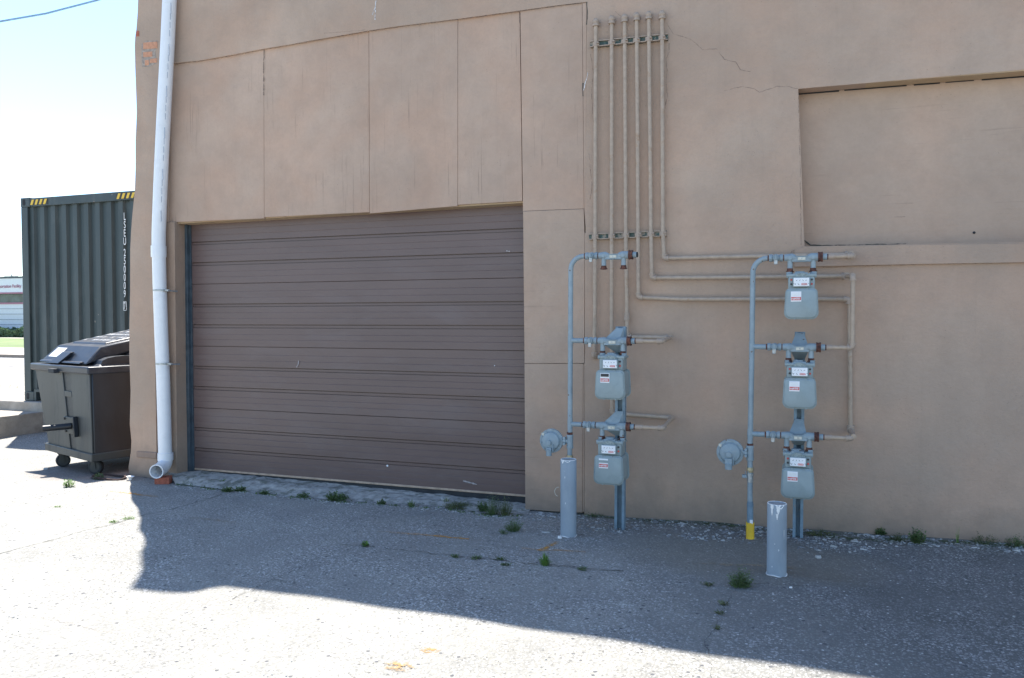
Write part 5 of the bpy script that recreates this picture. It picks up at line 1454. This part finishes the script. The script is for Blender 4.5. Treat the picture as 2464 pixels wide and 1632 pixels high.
# ------------------------------------------------------------------ weeds
def weed(px, py, r, h, n, label, m__=M_leaf, kind='leaf', p=None, name='weed', cat='weed', seed=None, grp='weeds growing in the cracks'):
    rr = random.Random(seed or int(px * 7 + py)); p = p or GG(px, py)
    mb_ = MB(); vs = []; fs = []
    for i in range(n):
        a_ = rr.uniform(0, 6.28); q_ = r * rr.random() ** .6
        b_ = p + Vector((q_ * .45 * math.cos(a_), q_ * .45 * math.sin(a_), -.003))
        tip = p + Vector((q_ * math.cos(a_) + rr.uniform(-.01, .01), q_ * .8 * math.sin(a_), h * rr.uniform(.35, 1.1) * (1 - .55 * (q_ / r) ** 2)))
        if kind == 'blade':
            sd = Vector((-math.sin(a_), math.cos(a_), 0)) * rr.uniform(.0012, .0024); md = b_.lerp(tip, .55) + Vector((0, 0, h * .16))
            o_ = len(vs); vs += [b_ - sd, b_ + sd, md + sd * .8, md - sd * .8, tip]; fs += [(o_, o_ + 1, o_ + 2, o_ + 3), (o_ + 3, o_ + 2, o_ + 4)]
        else:
            # stem with leaves
            sd = Vector((.0008, .0008, 0)); o_ = len(vs); vs += [b_ - sd, b_ + sd, tip]; fs.append((o_, o_ + 1, o_ + 2))
            for k_ in range(4 if kind == 'leaf' else 6):
                t_ = rr.uniform(.3, 1); c_ = b_.lerp(tip, t_); L_ = (rr.uniform(.007, .016) if kind == 'leaf' else rr.uniform(.003, .008)) * (1 + h * 2.5)
                e = Vector((rr.uniform(-1, 1), rr.uniform(-1, 1), rr.uniform(-.1, .7))).normalized(); s_ = e.cross(Vector((0, 0, 1))).normalized() * L_ * .38
                o_ = len(vs); vs += [c_, c_ + e * L_ * .5 + s_, c_ + e * L_, c_ + e * L_ * .5 - s_]; fs.append((o_, o_ + 1, o_ + 2, o_ + 3))
    mb_.add(vs, fs); o_ = mb_.build(name, m__); tag(o_, label, cat, grp); return o_
def up_(px, py, dz): q = GG(px, py); q.z += dz; return q
weed(166, 1172, .055, .07, 60, 'bright green weed in sun in front of the dumpster', M_leafb)
weed(238, 1154, .05, .06, 60, 'weed beside the rusty hoop under the dumpster', M_leaf)
weed(538, 1168, .045, .05, 55, 'green weed on the left end of the cement sill', M_leafb)
weed(547, 1184, .055, .045, 75, 'low leafy clump where the crack meets the door sill', M_leaf)
weed(577, 1182, .055, .04, 70, 'leafy clump right of the crack end at door sill', M_leaf)
weed(636, 1189, .05, .03, 45, 'thin low weed at the sill edge, third from left', M_leaf)
weed(728, 1196, .07, .03, 55, 'flat weed strip at the sill edge left of the big clump', M_leaf)
weed(810, 1203, .105, .06, 190, 'biggest dark green clump at the middle of the sill edge', M_leaf)
weed(918, 1213, .04, .035, 40, 'small weed on the sill edge right of the big clump', M_leaf)
weed(990, 1219, .055, .065, 60, 'spiky weed against sill below the right half of door', M_leaf, 'blade')
weed(1075, 1212, .05, .06, 45, 'grassy tuft in the broken mossy sill', M_grass, 'blade')
weed(1100, 1222, .13, .05, 260, 'mossy mound in the broken sill', M_moss, 'fine')
weed(1160, 1230, .05, .09, 70, 'leafy green weed right of the mossy mound', M_leaf)
weed(1185, 1238, .08, .17, 90, 'tall wispy weed at the right end of the sill', M_leaf, 'fine')
weed(1215, 1240, .075, .15, 90, 'pale wispy weed nearest the right end of the door', M_moss, 'fine')
weed(1236, 1278, .07, .09, 110, 'leafy weed on the paving below the door corner', M_leaf, 'fine')
weed(1212, 1284, .05, .03, 30, 'sparse low weed left of the weed below the door corner', M_leaf, 'fine')
weed(1311, 1360, .045, .075, 120, 'bright grass tuft in the paving in front of the left bollard', M_leafb, 'blade')
weed(878, 1314, .025, .03, 30, 'tiny weed in the crack below the long orange line', M_leafb)
weed(1095, 1340, .03, .018, 35, 'low tuft in the long crack, left of the pair', M_leaf, 'fine')
weed(1147, 1344, .045, .02, 45, 'low green strip in the long crack toward its right half', M_leaf, 'fine')
weed(1203, 1348, .03, .025, 35, 'small green tuft in the long crack left of the grass tuft', M_leaf, 'fine')
weed(1217, 1361, .03, .022, 35, 'small green tuft just below the long crack', M_leaf, 'fine')
weed(1402, 1370, .04, .014, 30, 'flat green wisp right of the bright grass tuft', M_leaf, 'fine')
weed(1783, 1412, .075, .11, 170, 'feathery weed left of the right bollard foot', M_leaf, 'fine')
weed(1742, 1455, .03, .02, 22, 'small weed in crack below the feathery weed', M_moss, 'fine')
weed(1732, 1476, .026, .016, 16, 'second small weed down the crack below feathery weed', M_moss, 'fine')
weed(1725, 1512, .028, .014, 16, 'lowest small weed in the shaded crack', M_moss, 'fine')
weed(1703, 1408, .04, .012, 30, 'flat moss wisp left of the feathery weed', M_moss, 'fine')
weed(2119, 1287, .035, .05, 60, 'leafy sprig against the wall right of the gravel', M_leaf)
weed(2160, 1300, .06, .05, 70, 'low weeds at wall between two upright sprigs', M_moss, 'fine')
weed(2208, 1307, .05, .10, 90, 'bushy upright weed against the wall at right', M_leaf)
weed(2304, 1307, .012, .13, 12, 'single tall thin leaf sprig against the wall at right', M_leafb, 'blade')
weed(2370, 1308, .09, .07, 70, 'sparse brownish weed low at the wall, near right edge', M_moss, 'fine')
weed(2446, 1316, .07, .08, 90, 'weed at the wall foot at the right edge of view', M_leaf, 'fine')
weed(1430, 1243, .09, .025, 80, 'low weed strip at wall foot behind the left bollard', M_leaf, 'fine')
weed(1975, 1287, .10, .03, 110, 'mossy weed strip at wall foot right of the right post', M_moss, 'fine')
weed(310, 1250, .05, .02, 40, 'bright weed in the long crack at the shadow edge', M_leafb, 'fine')
weed(272, 1257, .04, .015, 30, 'bright weed in the sunlit crack left of shadow edge', M_leafb, 'fine')
weed(137, 1221, .04, .012, 30, 'pale weed in the thin crack in full sun', M_leafb, 'fine')
weed(470, 1164, .04, .05, 40, 'grey green weed at the left corner of the sill', M_moss, 'fine')
weed(505, 1167, .035, .045, 35, 'grey green weed second from the sill corner', M_moss, 'fine')
rr = random.Random(77); vs = []; fs = []; mb_ = MB()
for i in range(1500):
    k_ = rr.uniform(0, len(ep) - 1.001); a_ = int(k_); e = ep[a_].lerp(ep[a_ + 1], k_ - a_)
    if math.sin(k_ * 4.1) + math.sin(k_ * 9.7) + rr.uniform(-.9, .9) < -.1: continue
    c_ = Vector((e.x, e.y + rr.gauss(.0, .016) - .004, gz(e.x, e.y) - .002)); L_ = rr.uniform(.006, .018)
    d_ = Vector((rr.uniform(-1, 1), rr.uniform(-1, 1), rr.uniform(.4, 1.6))).normalized() * L_; s_ = d_.cross(Vector((rr.uniform(-1, 1), rr.uniform(-1, 1), .3))).normalized() * L_ * .3
    o_ = len(vs); vs += [c_, c_ + d_ * .5 + s_, c_ + d_, c_ + d_ * .5 - s_]; fs.append((o_, o_ + 1, o_ + 2, o_ + 3))
mb_.add(vs, fs); tag(mb_.build('creeping_growth', M_leaf), 'thin line of tiny green growth where sill meets paving', 'ground cover', kind='stuff')
mb_ = MB()
for i in range(420):
    k_ = rr.uniform(0, len(ep) - 1.001); a_ = int(k_); e = ep[a_].lerp(ep[a_ + 1], k_ - a_); y = e.y - abs(rr.gauss(0, .05)) + .01
    mb_.add(*flake(Vector((e.x, y, gz(e.x, y))), rr.uniform(.003, .012), rr))
tag(mb_.build('sill_crumbs', M_stone), 'crumbled cement bits in front of the door sill', 'debris', kind='stuff')
# stray grass by the far platform
for k_ in range(5):
    p = Vector((W(0, 900, 3.5).x - 0 + k_ * .14 - .1, 3.45 + .1 * (k_ % 2), .27))
rr = random.Random(9); mb_ = MB(); vs = []; fs = []
for i in range(2600):
    x = rr.uniform(-16, -9.2); y = 3.3 + rr.random() ** 2 * 6
    if math.sin(x * 2.1 + y * 1.3) + rr.uniform(-.8, .8) < .1 and y > 3.8: continue
    c_ = Vector((x, y, .285 if y < 8.5 and y < 3.4 else .27)); t_ = c_ + Vector((rr.uniform(-.03, .03), rr.uniform(-.03, .03), rr.uniform(.012, .045))); s_ = Vector((.003, 0, 0))
    o_ = len(vs); vs += [c_ - s_, c_ + s_, t_]; fs.append((o_, o_ + 1, o_ + 2))
mb_.add(vs, fs); tag(mb_.build('verge_grass', M_grass), 'thin yellow green grass on the gravel beyond the platform', 'grass', kind='stuff')

# ------------------------------------------------------------------ light, sky, camera
ELEV = R(62); tv = Vector((1, -1, 0)).normalized()      # horizontal travel of the sunlight
dirv = Vector((tv.x * math.cos(ELEV), tv.y * math.cos(ELEV), -math.sin(ELEV)))
sun = bpy.data.lights.new('sun', 'SUN'); sun.energy = 12; sun.angle = R(.53); sun.color = (1, .95, .88)
so = bpy.data.objects.new('sun', sun); COL.objects.link(so); so.rotation_euler = dirv.to_track_quat('-Z', 'Y').to_euler(); so.location = (-8, 8, 14)
w = bpy.data.worlds.new('World'); scn.world = w; w.use_nodes = True
nt = w.node_tree; nt.nodes.clear()
sk = nt.nodes.new('ShaderNodeTexSky'); sk.sky_type = 'NISHITA'; sk.sun_disc = False; sk.sun_elevation = ELEV
# towards the sun: (-1, +1) in plan; rotation is measured clockwise from +Y
sk.sun_rotation = math.atan2(-tv.x, -tv.y)
sk.altitude = 200; sk.air_density = 1.0; sk.dust_density = .15; sk.ozone_density = 2.0
bg = nt.nodes.new('ShaderNodeBackground'); bg.inputs['Strength'].default_value = .32
ou = nt.nodes.new('ShaderNodeOutputWorld'); nt.links.new(sk.outputs[0], bg.inputs[0]); nt.links.new(bg.outputs[0], ou.inputs[0])
cd = bpy.data.cameras.new('camera'); cam = bpy.data.objects.new('camera', cd); COL.objects.link(cam)
rt, dn, fw = MM[0], MM[1], MM[2]
m3 = Matrix((rt, -dn, -fw)).transposed()
cam.matrix_world = Matrix.Translation(CAM) @ m3.to_4x4()
cd.sensor_width = 36; cd.lens = F / 2464 * 36; cd.clip_start = .05; cd.clip_end = 3000
scn.camera = cam
scn.view_settings.view_transform = 'Standard'; scn.view_settings.look = 'None'; scn.view_settings.exposure = 0; scn.view_settings.gamma = 1
scn.render.resolution_x = 1024; scn.render.resolution_y = 678
scn.cycles.use_denoising = True
